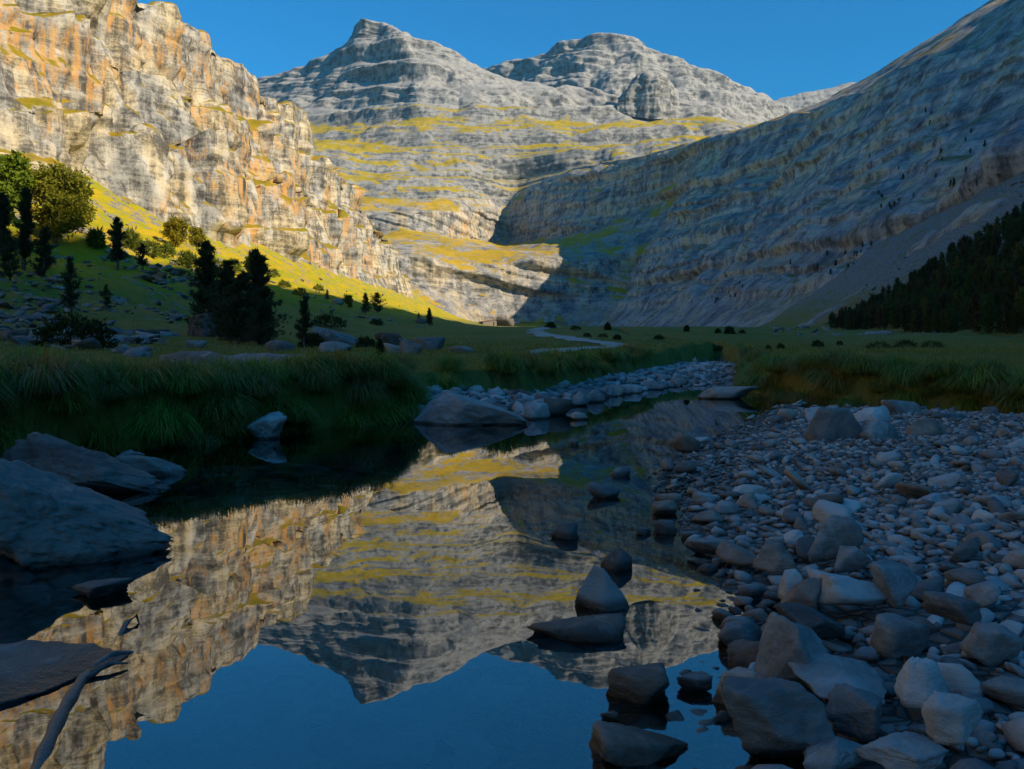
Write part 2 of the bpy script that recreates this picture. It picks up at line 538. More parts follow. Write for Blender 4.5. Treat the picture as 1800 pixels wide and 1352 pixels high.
usub = [14, 20, 22, 22, 22, 22, 22, 22, 22, 24, 28, 30, 30, 30, 28, 28, 26, 20]
vsub = [36, 52, 52, 46, 40, 44, 40, 34, 6]
G = loft(rows, usub, vsub, 0.3)
vv = params(vsub)
GT = G.copy()
keep = np.interp(vv, [0, 3, 4, 5, 7.6, 8, 9], [0.8, 0.8, 0.7, 1.1, 1.0, 0.6, 0.4])[:, None] * np.ones((1, G.shape[1]))
G = rough_rock(G, (420, 26), (120, 5), (60, 2.5), (22, 0.8), ((130, 50, 0.42), (46, 15, 0.45), (17, 4, 0.5)), dip=(0.03, -0.10), seed=9, hor=0.0, keep=keep, warp=(1100, 70), stretch=1.0, panel=(110, 11.0))
k4 = 36 + 52 + 52 + 46 + 20
sheet('terraces', G[:k4 + 1], MAT_TERRACE, kind='structure')
sheet('mountain', G[k4:], MAT_PEAK, kind='structure')

# rock tower on the saddle
tx = [1085, 1100, 1112, 1125, 1140, 1158, 1172, 1182, 1190, 1194]
tb = [172, 178, 182, 184, 186, 187, 186, 185, 184, 180]
tt = [174, 160, 140, 128, 124, 127, 136, 148, 162, 176]
rows = []
for k in range(5):
    row = []
    for i, p in enumerate(tx):
        t = [0, .45, .85, 1.0, 1.0][k]
        d = 3480 + abs(p - 1158) * (0.7 if p < 1158 else 3.2) + [0, 6, 12, 40, 160][k]
        row.append(at(p, tb[i] + 22 + (tt[i] - tb[i] - 22) * t, d))
    rows.append(row)
G = loft(rows, [10] * 9, [18, 16, 8, 6], 0.2)
G = rough_rock(G, (110, 12), (45, 7), (28, 5), (12, 2), ((50, 8, 0.7), (22, 4, 0.7)), seed=14, hor=0.8)
sheet('rock_tower', G, MAT_PEAK, kind='structure')

# right summit
PX = [820, 868, 900, 940, 985, 1030, 1075, 1110, 1150, 1180, 1215, 1250, 1290, 1330, 1372, 1410, 1450]
S0 = [250] * 17
S1 = [200] * 11 + [205, 210, 215, 220, 222, 224]
S2 = [160, 150, 145, 138, 135, 135, 135, 140, 142, 148, 155, 165, 175, 190, 205, 215, 220]
S3 = [150, 130, 112, 98, 92, 88, 86, 88, 102, 112, 124, 136, 152, 172, 192, 210, 216]
S4 = [146, 122, 103, 92, 74, 64, 61, 64, 80, 92, 104, 118, 140, 162, 182, 206, 214]
S5 = [160, 140, 120, 108, 92, 80, 78, 82, 98, 110, 122, 136, 158, 176, 196, 214, 220]
rows = []
for k, R in enumerate((S0, S1, S2, S3, S4, S5)):
    rows.append([at(PX[i], R[i], [4500, 4700, 4950, 5150, 5260, 5600][k] + max(0, 1050 - PX[i]) * 3.0) for i in range(17)])
G = loft(rows, [16] * 16, [36, 36, 34, 30, 6], 0.3)
vv = params([36, 36, 34, 30, 6])
keep = np.interp(vv, [0, 3, 4, 5], [1, 1, 0.6, 0.4])[:, None] * np.ones((1, G.shape[1]))
G = rough_rock(G, (520, 60), (160, 14), (90, 9), (30, 1.5), ((190, 70, 0.6), (66, 22, 0.6), (25, 5, 0.6)), dip=(0.12, -0.05), seed=19, hor=0.1, keep=keep, warp=(900, 60), stretch=0.8, panel=(140, 28.0))
sheet('mountain', G, MAT_PEAK, kind='structure')

# far ridge in the gap
PX = [1320, 1360, 1385, 1410, 1440, 1475, 1510, 1560]
rows = [[at(p, 230, 6400) for p in PX],
        [at(p, q + 14, 6600) for p, q in zip(PX, [190, 177, 170, 166, 160, 156, 150, 140])],
        [at(p, q, 6700) for p, q in zip(PX, [190, 175, 167, 163, 157, 152, 146, 136])],
        [at(p, q + 10, 7000) for p, q in zip(PX, [190, 175, 167, 163, 157, 152, 146, 136])]]
G = loft(rows, [12] * 7, [14, 10, 4], 0.3)
G = rough_rock(G, (400, 20), (120, 8), (60, 6), (30, 3), ((60, 10, 0.6),), seed=29, hor=0.2)
sheet('ridge', G, MAT_PEAK, kind='structure')

# ------------------------------------------------------------------ valley floor, river bed, water
LEFT_BANK = curve1([(0, -3.6), (2, -4.4), (5, -5.2), (8, -6.2), (11.7, -6.0), (14.3, -4.6), (16.8, -3.4), (18.4, -2.5), (20.5, -2.3), (23, -2.4), (25, -1.4), (27, 0.5), (32, 2.0), (45, 5.2), (60, 9.8), (80, 15.2), (100, 20.5), (130, 31)])
RIGHT_BANK = curve1([(0, 60), (8, 34), (12, 24), (15, 17.5), (18, 13.6), (20.3, 12.3), (24, 9.8), (26, 9.0), (29.5, 8.8), (34, 9.6), (42, 11.6), (70, 18.6), (100, 25.5), (130, 31.5)])
WATER_EDGE = curve1([(0, 0.3), (1.5, .55), (2.7, .75), (3.1, .85), (3.8, 1.05), (4.6, 1.3), (6, 1.35), (9.95, 1.75), (13.3, 2.9), (17, 4.6), (22.7, 7.0), (26, 8.6), (60, 40)])
LEFT_WATER = curve1([(0, -9), (16, -9), (18, -4), (19.4, 0.1), (24, 1.3), (27.5, 2.2), (34.8, 4.6), (42, 7.4), (50, 10.5), (60, 13.5), (130, 60)])
FLOOR = curve1([(-200, 0.8), (0, 0.9), (14, 0.95), (22, 0.95), (30, 1.0), (50, 1.5), (100, 3.1), (200, 7.0), (300, 11.5), (500, 19.5), (700, 28), (1000, 40), (1500, 60), (1900, 78), (2400, 100)])


def bank_gap(x, y):
    """metres inside the river's bed (positive) or out on the grass (negative)"""
    return np.minimum(x - LEFT_BANK(y), RIGHT_BANK(y) - x)


def bed_z(x, y):
    r = x - WATER_EDGE(y)
    zr = np.where(r > 0, 0.055 * np.minimum(r, 2.5) + 0.006 * np.maximum(r - 2.5, 0), 0.16 * r)
    zr = zr - 0.13 * sstep(4.0, 0.8, RIGHT_BANK(y) - x) * sstep(14, 18, y) * (r > 0.5)
    l = LEFT_WATER(y) - x
    zl = np.where(l > 0, 0.12 * np.minimum(l, 3), 0.16 * l)
    z = np.maximum(np.maximum(zr, zl), -0.40)
    return z + np.clip((y - 38) * 0.010, 0, 0.9)


def ground_parts(x, y):
    x = np.asarray(x, float)
    y = np.asarray(y, float)
    zf = FLOOR(y)
    left = np.clip((-x - 20) / 190, 0, None)
    slope_l = 66 * np.minimum(left, 1.25) ** 2.0
    xf = 60 + 0.2 * np.clip(y, 0, 2000)
    e = x - xf
    slope_r = np.where(e > 0, 0.74 * (np.sqrt(e * e + 144) - 12), 0)
    slope_r = np.minimum(slope_r, 230)
    far = sstep(15, 60, y)
    lump = fbm(x / 14, y / 14, x * 0, 3, 0.5, 60) * 0.32 * far + fbm(x / 3.2, y / 3.2, x * 0, 3, 0.55, 61) * 0.10
    lump = lump + fbm(x / 60, y / 60, x * 0, 3, 0.5, 62) * sstep(60, 220, y) * 1.6
    scree = sstep(0.12, 0.35, left) + sstep(5, 40, e)
    lump = lump + scree * (fbm(x / 9, y / 9, x * 0, 4, 0.55, 63, ridged=True) * 1.2 + fbm(x / 40, y / 40, x * 0, 2, 0.5, 64) * 3.0)
    meadow = zf + slope_l + slope_r + lump
    return meadow


def ground_z(x, y):
    m = ground_parts(x, y)
    g = bank_gap(np.asarray(x, float), np.asarray(y, float))
    b = bed_z(np.asarray(x, float), np.asarray(y, float))
    wob = 0.25 * fbm(np.asarray(x) / 1.3, np.asarray(y) / 1.3, np.asarray(x) * 0, 2, 0.5, 70)
    t = sstep(-0.35, 0.12, g + wob)
    b = b + 0.03 * fbm(np.asarray(x) / 0.5, np.asarray(y) / 0.5, np.asarray(x) * 0, 2, 0.5, 71)
    return m * (1 - t) + b * t, t


def grass_ground_material():
    m = Mat('meadow_turf')
    p = m.pos()
    big = m.noise(p, 0.03, 4, 0.6)
    mid = m.noise(p, 0.35, 5, 0.65)
    fin = m.noise(m.scale(p, (1, 1, 0.4)), 5.0, 5, 0.75)
    gc = m.mix(m.ramp(big, 0.35, 0.65), (0.19, 0.19, 0.04), (0.24, 0.21, 0.06))
    gc = m.mix(m.ramp(mid, 0.45, 0.75), gc, (0.11, 0.15, 0.03))
    gc = m.mix(m.math('MULTIPLY', m.ramp(fin, 0.45, 0.7), 0.6), gc, (0.07, 0.08, 0.02))
    x, y, z = m.xyz(p)
    # the steep sunny slope is dry and yellow, the scree is bare
    dry = m.ramp(m.math('MULTIPLY', x, -1.0), 60, 125)
    yc = m.mix(m.ramp(m.noise(m.scale(p, (1, 0.35, 1)), 0.09, 5, 0.65), 0.35, 0.65), (0.27, 0.29, 0.010), (0.48, 0.32, 0.012))
    yc = m.mix(m.math('MULTIPLY', m.ramp(m.noise(p, 1.2, 5, 0.75), 0.48, 0.66), 0.55), yc, (0.16, 0.19, 0.012))
    gc = m.mix(dry, gc, yc)
    rk = m.mix(m.ramp(m.noise(p, 1.1, 6, 0.7), 0.35, 0.65), (0.10, 0.095, 0.085), (0.33, 0.31, 0.28))
    sm = m.math('ADD', m.noise(m.scale(p, (1, 0.45, 1)), 0.16, 6, 0.72), m.math('MULTIPLY', m.ramp(m.nz(), 0.95, 0.7), 0.10))
    sm2 = m.math('ADD', sm, m.math('MULTIPLY', dry, 0.022))
    bare = m.math('MULTIPLY', m.ramp(sm2, 0.59, 0.65), m.ramp(m.math('ABSOLUTE', x), 40, 80))
    rx = m.ramp(m.math('SUBTRACT', x, m.math('MULTIPLY', y, 0.2)), 72, 110)
    bare = m.math('MAXIMUM', bare, m.math('MULTIPLY', rx, m.ramp(sm, 0.42, 0.52)))
    col = m.mix(bare, gc, rk)
    h = m.math('ADD', m.math('MULTIPLY', fin, 0.5), mid)
    m.principled(col, 0.95, m.bump(h, 0.9, 0.5), 0.1)
    return m.m


def bed_material():
    m = Mat('river_gravel')
    p = m.pos()
    v = m.n('ShaderNodeTexVoronoi', {'Vector': p, 'Scale': 9.0})
    e = m.n('ShaderNodeTexVoronoi', {'Vector': p, 'Scale': 9.0}, feature='DISTANCE_TO_EDGE').outputs['Distance']
    c = m.mix(m.xyz(v.outputs['Color'])[0], (0.09, 0.095, 0.095), (0.24, 0.235, 0.22))
    c = m.mix(m.ramp(e, 0.0, 0.08), (0.02, 0.02, 0.018), c)
    m.principled(c, 0.85, m.bump(m.ramp(e, 0, 0.25), 0.9, 0.05), 0.2)
    return m.m


MAT_TURF = grass_ground_material()
MAT_BED = bed_material()
pxs = np.linspace(-900, 2700, 410)
ds = np.concatenate([np.linspace(0.6, 1.6, 6), np.geomspace(1.7, 2350, 455)])
PXG, DG = np.meshgrid(pxs, ds)
GXX = (PXG - 900) / 1500 * DG
GZZ, TT = ground_z(GXX, DG)
V = np.stack([GXX, DG, GZZ], -1)
f = grid_faces(*GXX.shape)[:, ::-1]
inside = TT.ravel()[f].mean(1) > 0.9
lft = (V.reshape(-1, 3)[f][:, :, 0].mean(1) < -60) & ~inside
link('meadow', new_mesh('meadow', V, f[~inside & ~lft], MAT_TURF), kind='structure')
link('hillside', new_mesh('hillside', V, f[lft], MAT_TURF), kind='structure')
link('riverbed', new_mesh('riverbed', V, f[inside], MAT_BED), kind='structure')
for nm in ('meadow', 'hillside', 'riverbed'):
    import bmesh
    me = bpy.data.objects[nm].data
    b = bmesh.new(); b.from_mesh(me)
    bmesh.ops.delete(b, geom=[v for v in b.verts if not v.link_faces], context='VERTS')
    b.to_mesh(me); b.free()
# the bed goes on beside and behind the camera
ux, uy = np.meshgrid(np.linspace(-14, 60, 75), np.linspace(-9, 26, 60))
uz = np.minimum(bed_z(ux, uy), ground_z(ux, uy)[0]) - 0.05
link('riverbed', new_mesh('riverbed', np.stack([ux, uy, uz], -1), grid_faces(60, 75)[:, ::-1], MAT_BED), kind='structure')
# the valley behind the camera
bx = np.linspace(-700, 700, 40)
by = np.linspace(-1600, 1.0, 40)
BX, BY = np.meshgrid(bx, by)
BZ = ground_parts(BX, BY) - 0.05 - 1.6 * sstep(-60, -20, BY) * (np.abs(BX) < 70)
link('valley_floor', new_mesh('valley_floor', np.stack([BX, BY, BZ], -1), grid_faces(40, 40)[:, ::-1], MAT_TURF), kind='structure')


def water_material():
    m = Mat('still_water')
    p = m.pos()
    rip = m.noise(m.scale(p, (1.0, 0.55, 1.0)), 2.2, 2, 0.5)
    rip2 = m.noise(m.scale(p, (1.0, 0.5, 1.0)), 9.0, 2, 0.5)
    zone = m.ramp(m.noise(p, 0.35, 2, 0.5), 0.5, 0.7)
    h = m.math('ADD', rip, m.math('MULTIPLY', m.math('MULTIPLY', rip2, zone), 0.10))
    nrm = m.bump(h, 0.010, 0.05)
    fr = m.n('ShaderNodeFresnel', {'IOR': 2.6, 'Normal': nrm}).outputs[0]
    gl = m.n('ShaderNodeBsdfGlossy', {'Color': (0.92, 0.94, 0.96, 1), 'Roughness': 0.0, 'Normal': nrm}).outputs[0]
    tr = m.n('ShaderNodeBsdfTransparent', {'Color': (0.78, 0.90, 0.92, 1)}).outputs[0]
    mx = m.n('ShaderNodeMixShader', {0: fr, 1: tr, 2: gl}).outputs[0]
    m.surface(mx)
    return m.m


wx = [-14, 45]
link('water', new_mesh('water', [(-14, -3, 0), (45, -3, 0), (45, 70, 0), (-14, 70, 0)], [[0, 1, 2, 3]], water_material(), smooth=False), kind='structure')

# ------------------------------------------------------------------ finding the ground under a point of the photograph
def gz(x, y):
    return float(ground_z(np.array([x]), np.array([y]))[0][0])


_dm = np.geomspace(8, 1900, 1500)


def ground_at(px, py):
    x = (px - 900) / 1500 * _dm
    z = ground_z(x, _dm)[0]
    pp = 634 - (z - CAM_H) / _dm * 1500
    hit = np.nonzero(pp <= py)[0]
    i = hit[0] if len(hit) else int(np.argmin(pp))
    return (float(x[i]), float(_dm[i]), float(z[i]))


# ------------------------------------------------------------------ stone shapes
import bmesh
_ico = {}


def ico(sub):
    if sub not in _ico:
        b = bmesh.new()
        bmesh.ops.create_icosphere(b, subdivisions=sub, radius=1.0)
        b.verts.ensure_lookup_table()
        V = np.array([v.co[:] for v in b.verts], np.float32)
        Fc = np.array([[v.index for v in f.verts] for f in b.faces], np.int32)
        b.free()
        _ico[sub] = (V, Fc)
    return _ico[sub]


def stone_verts(seed, sub=3, planes=9, sharp=14.0, dims=(1, .75, .5), rough=0.05, lump=0.12):
    """a river stone: a ball cut by random planes, corners worn round"""
    r = np.random.RandomState(seed)
    V, Fc = ico(sub)
    N = r.normal(size=(planes + 3, 3))
    N /= np.linalg.norm(N, axis=1, keepdims=True)
    N = np.vstack([N, [[0, 0, 1], [0, 0, -1]]])
    planes_h = r.uniform(0.46, 0.84, planes + 3)
    h = np.concatenate([planes_h, r.uniform(0.5, 0.75, 2)])
    sharp = sharp * 4.0
    dots = np.maximum(V @ N.T, 1e-3) / h
    inv = np.sum(np.concatenate([dots, np.full((len(V), 1), 1 / 1.3)], 1) ** sharp, axis=1) ** (1.0 / sharp)
    P = V / inv[:, None]
    x, y, z = P.T * 1.1
    d = lump * fbm(x, y, z, 2, 0.5, seed % 97)
    d = d + rough * fbm(x * 4, y * 4, z * 4, 5 if sub > 4 else (4 if sub > 3 else 2), 0.6, seed % 89 + 5)
    if sub > 3:
        d = d - 0.06 * np.clip(fbm(x * 1.7, y * 1.7, z * 2.5, 3, 0.5, seed % 83 + 9, ridged=True) - 0.75, 0, 1)
    P = P * (1 + d)[:, None]
    return P * np.array(dims, np.float32), Fc


def stone_material(name='river_stone', base=((0.125, 0.13, 0.132), (0.44, 0.45, 0.45)), wet=True, scale=1.0, lichen=0.25):
    m = Mat(name)
    p = m.pos()
    info = m.n('ShaderNodeObjectInfo')
    rnd = m.math('FRACT', m.math('ADD', info.outputs['Random'], m.geo().outputs['Random Per Island']))
    off = m.n('ShaderNodeCombineXYZ', {0: m.math('MULTIPLY', rnd, 31.0), 1: 0.0, 2: m.math('MULTIPLY', rnd, 17.0)}).outputs[0]
    q = m.add(p, off)
    n1 = m.noise(q, 3.0 * scale, 6, 0.65, 0.4)
    n2 = m.noise(m.scale(q, (1, 1, 3.0)), 11.0 * scale, 5, 0.7)
    n3 = m.noise(q, 45.0 * scale, 4, 0.75)
    t = m.math('ADD', m.math('MULTIPLY', n1, 0.65), m.math('ADD', m.math('MULTIPLY', n2, 0.25), m.math('MULTIPLY', m.math('SUBTRACT', rnd, 0.5), 0.40)))
    col = m.mix(m.ramp(t, 0.22, 0.68), base[0], base[1])
    col = m.mix(1.0, col, info.outputs['Color'], 'MULTIPLY')
    warm = m.ramp(m.math('FRACT', m.math('MULTIPLY', rnd, 7.3)), 0.72, 0.95)
    col = m.mix(m.math('MULTIPLY', warm, 0.18), col, m.mix(1.0, col, (1.25, 0.86, 0.68), 'MULTIPLY'))
    li = m.math('MULTIPLY', m.ramp(m.noise(q, 7.0 * scale, 5, 0.7), 0.60, 0.68), lichen)
    col = m.mix(li, col, (0.42, 0.45, 0.43))
    vein = m.ramp(m.math('ABSOLUTE', m.math('SUBTRACT', m.noise(q, 1.6 * scale, 3, 0.5, 1.2), 0.5)), 0.012, 0.0)
    col = m.mix(m.math('MULTIPLY', vein, 0.10), col, (0.5, 0.5, 0.48))
    rough = 0.78
    if wet:
        zz = m.xyz(p)[2]
        w = m.ramp(m.math('ADD', zz, m.math('MULTIPLY', m.math('SUBTRACT', n1, 0.5), 0.05)), 0.07, 0.02)
        col = m.mix(w, col, m.mix(1.0, col, (0.30, 0.27, 0.24), 'MULTIPLY'))
        rough = m.math('SUBTRACT', 0.78, m.math('MULTIPLY', w, 0.45))
    h = m.math('ADD', m.math('MULTIPLY', n2, 0.6), m.math('MULTIPLY', n3, 0.45))
    m.principled(col, rough, m.bump(h, 0.75, 0.03 / scale), 0.35)
    return m.m


MAT_STONE = stone_material()
MAT_BOULDER = stone_material('lichen_boulder', ((0.075, 0.072, 0.07), (0.29, 0.27, 0.25)), wet=False, scale=0.25, lichen=0.8)
MAT_DARK = stone_material('dark_boulder', ((0.055, 0.052, 0.05), (0.27, 0.25, 0.23)), wet=True, scale=0.5, lichen=0.35)
MAT_GROOVE = stone_material('layered_rock', ((0.10, 0.10, 0.105), (0.33, 0.33, 0.32)), wet=True, scale=0.35, lichen=0.3)

GREY, BROWN, PALE, DARK = (1, 1, 1, 1), (0.95, 0.74, 0.62, 1), (1.3, 1.3, 1.3, 1), (0.5, 0.5, 0.5, 1)


def rock(name, label, cat, px, py, w, h, seed, kind='stone', depth=0.8, yaw=0.0, tilt=(0, 0), mat=None, sub=4, planes=8, sharp=12,
         tone=GREY, z=None, group=None, rough=0.05, d=None, sink=0.35, tall=None):
    """a single rock whose foot the photograph shows at (px, py), w by h of its pixels"""
    if z is not None:
        x, y, zz = on_plane(px, py, z)
    elif d is not None:
        x, y = (px - 900) / 1500 * d, d
        zz = gz(x, y)
    else:
        x, y, zz = ground_at(px, py)
    W = w * y / 1500.0
    D = W * depth
    # what the picture shows as height is the rock's height plus some of its top
    H = max(h * y / 1500.0 - 0.55 * D * (CAM_H - zz) / y * (1 if y < 30 else 0), 0.25 * h * y / 1500.0)
    H = tall or H
    sub = min(sub, 3) if w < 62 else sub
    V, Fc = stone_verts(seed, sub, planes, sharp, (1, 1, 1), rough)
    if kind == 'peak':
        t = np.clip((V[:, 2] + 0.3) / 1.2, 0, 1)
        V[:, :2] *= (1 - 0.62 * t)[:, None]
        V[:, 0] += 0.15 * t
    elif kind == 'pyramid':
        t = np.clip((V[:, 2] + 0.45) / 1.1, 0, 1)
        V[:, :2] *= (1 - 0.82 * t)[:, None]
        V[:, 0] += 0.12 * t
    elif kind == 'wedge':
        V[:, 2] += -0.55 * V[:, 0] * (V[:, 2] > -0.2) * (V[:, 2] + 0.2)
    elif kind == 'slab':
        V[:, 2] = np.sign(V[:, 2]) * np.abs(V[:, 2]) ** 0.7
    c, s_ = math.cos(yaw), math.sin(yaw)
    V = V @ np.array([[c, s_, 0], [-s_, c, 0], [0, 0, 1]], np.float32)
    V[:, 2] += tilt[0] * V[:, 0] + tilt[1] * V[:, 1]
    lo, hi = V.min(0), V.max(0)
    V = (V - (lo + hi) / 2) / (hi - lo)                      # unit box
    V = V * np.array([W, D, H * (1 + sink)], np.float32)
    V[:, 2] += H * (1 + sink) / 2 - H * sink
    me = new_mesh(name, V, Fc, mat or MAT_STONE)
    o = link(name, me, loc=(x, y + D * 0.42, zz))
    o.color = tone
    tag(o, label, cat, group)
    TAKEN.append((x, y + D * 0.42, max(W, D) * 0.5))
    return o


TAKEN = []
# left foreground
rock('boulder', 'huge smooth dark boulder rising from the water at the left edge', 'boulder', 20, 1000, 450, 215, 411, 'wedge', 0.6, 0.3, (-0.25, 0), MAT_DARK, 6, 4, 18, z=0.0, rough=0.09, tone=(0.72, 0.72, 0.72, 1))
rock('boulder', 'dark boulder with a long slanting tail behind the huge one', 'boulder', 110, 868, 345, 115, 532, 'wedge', 0.5, 0.1, (-0.35, 0), MAT_DARK, 6, 4, 18, z=0.0, rough=0.09)
rock('boulder', 'low grey rock with split top below the grassy bank, second along the shore', 'rock', 262, 838, 108, 42, 73, 'stone', 0.7, 0.2, (-0.15, 0), MAT_DARK, 4, z=0.0)
rock('boulder', 'small blocky grey rock touching the split-topped shore rock', 'rock', 208, 822, 62, 32, 74, 'stone', 0.8, 0.6, (0, 0), MAT_DARK, 4, z=0.0)
rock('boulder', 'low dark slab barely above the water under the huge boulder', 'slab', -20, 1240, 270, 125, 83, 'wedge', 1.15, 0.1, (-0.10, 0.03), MAT_DARK, 5, 7, 16, z=0.0, tall=0.07)
rock('boulder', 'small rounded dark rock in the water under the huge boulder', 'rock', 158, 1052, 105, 36, 85, 'stone', 0.8, 0, (0, 0), MAT_DARK, 4, z=0.0)
rock('boulder', 'cracked pale blue-grey rock jutting from the left grass bank into the water', 'boulder', 460, 773, 82, 50, 91, 'stone', 0.8, 0.5, (0.05, 0.2), MAT_GROOVE, 5, 6, 16, z=0.0, tone=PALE)
rock('boulder', 'broad low layered rock at the water just past the last grass tussock', 'boulder', 822, 748, 218, 72, 95, 'wedge', 0.6, 0.1, (-0.12, 0.05), MAT_GROOVE, 5, 6, 10, z=0.0, tall=0.66)
rock('boulder', 'flat pale rock lying alone in the water before the right grass bank', 'rock', 1287, 702, 108, 24, 97, 'slab', 0.45, 0, (0.06, 0), MAT_GROOVE, 4, 6, 10, z=0.0, tone=PALE)
# stones standing in the pool
POOL = [
    (1010, 783, 16, 12, 'stone', 'tiny dark stone farthest out in the pool', DARK),
    (1092, 838, 36, 18, 'stone', 'small grey stone in the pool near the stony shore', GREY),
    (1063, 876, 60, 30, 'wedge', 'dark low stone in the pool with a pointed left end', DARK),
    (993, 948, 50, 30, 'stone', 'dark knobbly stone alone in mid pool', DARK),
    (1086, 1002, 56, 42, 'pyramid', 'dark small pointed stone just behind the pyramid stone', DARK),
    (1062, 1074, 98, 82, 'pyramid', 'pyramid-shaped stone standing in the pool', (0.62, 0.62, 0.62, 1)),
    (1018, 1128, 186, 56, 'slab', 'long low brown slab lying in the pool before the pyramid stone', BROWN),
    (1127, 1238, 116, 72, 'stone', 'brown rounded stone in the blue water below the long slab', BROWN),
    (1224, 1216, 62, 36, 'stone', 'small dark stone between two brown stones at the pool edge', DARK),
    (1296, 1246, 90, 78, 'stone', 'brown stone at the pool edge left of the largest pale stones', BROWN),
    (1071, 1268, 34, 18, 'slab', 'tiny brown flake of stone breaking the blue water', BROWN),
    (1133, 1345, 182, 82, 'wedge', 'dark brown stone in the blue water at the bottom of the photo', BROWN),
    (1250, 978, 78, 32, 'slab', 'thin flat slab tilted at the water edge in the middle of the shore', GREY),
    (1177, 884, 48, 18, 'slab', 'flat brown stone at the water, left of the gravel', BROWN),
    (1172, 905, 46, 26, 'stone', 'rusty brown stone with its foot in the water', BROWN),
    (1170, 938, 40, 26, 'stone', 'dark grey stone standing in shallow water off the gravel', DARK),
    (1133, 940, 30, 14, 'stone', 'small dark stone beside the shallow-water stone', DARK),
    (1215, 948, 36, 14, 'slab', 'thin dark flake of stone at the shallow water', DARK),
    (1240, 893, 40, 30, 'stone', 'pale upright rounded stone at the edge of the gravel', PALE),
    (1295, 1110, 56, 26, 'slab', 'flat dark stone where the blue sky reflection meets the shore', DARK),
    (1310, 1142, 86, 52, 'stone', 'dark rounded stone above the blue sliver of pool', DARK),
    (1326, 1182, 80, 62, 'stone', 'dark brown stone leaning on the pale triangular rock', BROWN),
]
for i, (px, py, w, h, kind, lab, tone) in enumerate(POOL):
    rock('stone', lab, 'stone', px, py, w, h, 200 + i * 7, kind, 0.75 if kind != 'slab' else 0.5, 0.4 * math.sin(i * 2.3), (0.1 * math.sin(i), 0.0),
         MAT_STONE, 4, 8, 14, tone, z=0.0, tall=0.075 if 'long low brown slab' in lab else None)
# named stones of the gravel bank, biggest first
BANK = [
    (1375, 1322, 200, 150, 'stone', 'largest smooth grey stone at the bottom of the gravel bank', GREY, 0.05),
    (1408, 1212, 135, 135, 'wedge', 'pale triangular rock with a long crack above the largest stone', PALE, 0.08),
    (1505, 1248, 175, 92, 'wedge', 'broad bluish rock with a flat slanting face right of the triangular rock', GREY, 0.08),
    (1522, 1290, 110, 82, 'stone', 'black shaded round stone under the broad bluish rock', DARK, 0.06),
    (1490, 1352, 140, 66, 'peak', 'roof-shaped stone cut by the bottom edge of the photo', GREY, 0.05),
    (1610, 1356, 160, 66, 'stone', 'grey stone at the bottom edge, next after the roof-shaped one', GREY, 0.08),
    (1440, 1118, 120, 60, 'stone', 'rough dark rock behind the pale triangular rock', DARK, 0.10),
    (1418, 1070, 80, 60, 'stone', 'brownish angular rock at the inner corner of the shore', BROWN, 0.08),
    (1520, 1062, 150, 66, 'wedge', 'long grey rock with a ragged left end in mid bank', GREY, 0.12),
    (1400, 1048, 50, 50, 'stone', 'pale cube-like stone near the waterline', PALE, 0.10),
    (1470, 970, 100, 72, 'peak', 'pale steep-sided rock standing above the middle of the gravel', PALE, 0.14),
    (1365, 996, 75, 50, 'stone', 'reddish grey stone near the tilted thin slab', BROWN, 0.10),
    (1500, 998, 72, 42, 'wedge', 'grey slab leaning to the right beside the steep-sided rock', GREY, 0.14),
    (1590, 1052, 96, 70, 'wedge', 'big smooth pale slab sloping down to the right', PALE, 0.14),
    (1600, 1150, 100, 70, 'stone', 'squarish grey stone at the right of the long ragged rock', GREY, 0.12),
    (1700, 1300, 110, 80, 'stone', 'flat-topped grey stone in the bottom right corner', GREY, 0.14),
    (1760, 1160, 100, 70, 'stone', 'rounded grey stone at the right edge of the photo', GREY, 0.16),
    (1690, 1090, 90, 50, 'stone', 'dark low stone left of the rounded one at the right edge', DARK, 0.16),
    (1640, 1230, 90, 75, 'peak', 'pale pointed stone in the lower gravel near the flat-topped one', PALE, 0.12),
]
for i, (px, py, w, h, kind, lab, tone, zz) in enumerate(BANK):
    rock('stone', lab, 'stone', px, py, w, h, 600 + i * 11, kind, 0.8, 0.5 * math.sin(i * 1.7 + 1), (0.12 * math.sin(i * 2.1), 0.05), MAT_STONE, 5 if i < 6 else 4, 8, 16, tone, z=zz)
FARBANK = [
    (1472, 780, 100, 68, 'peak', 'large dark split boulder on the gravel below the right grass bank', DARK),
    (1557, 782, 84, 48, 'peak', 'grey roof-shaped boulder right of the dark split boulder', GREY),
    (1642, 776, 84, 42, 'peak', 'low brown-grey boulder with a ridge at the small puddle', BROWN),
    (1545, 748, 66, 36, 'stone', 'blocky pale boulder behind the roof-shaped one', PALE),
    (1596, 734, 72, 32, 'slab', 'flat-topped boulder tucked under the right grass bank', GREY),
    (1450, 742, 62, 28, 'stone', 'rounded grey boulder behind the dark split boulder', GREY),
    (1680, 744, 90, 20, 'slab', 'long low slab at the foot of the right grass bank', GREY),
    (1747, 736, 46, 22, 'stone', 'small dark boulder under the grass at the right edge', DARK),
    (1388, 738, 40, 20, 'stone', 'reddish stone in the shallow far end of the gravel', BROWN),
    (1362, 742, 34, 12, 'slab', 'flat stone in the water next to the reddish one', GREY),
    (1210, 790, 50, 28, 'stone', 'brown stone at the far tip of the gravel bank', BROWN),
]
for i, (px, py, w, h, kind, lab, tone) in enumerate(FARBANK):
    rock('boulder' if i < 8 else 'stone', lab, 'boulder' if i < 8 else 'stone', px, py, w, h, 900 + i * 5, kind, 0.7, 0.5 * math.sin(i), (0.1 * math.sin(i * 3), 0),
         MAT_STONE, 4, 8, 14, tone, z=0.07)
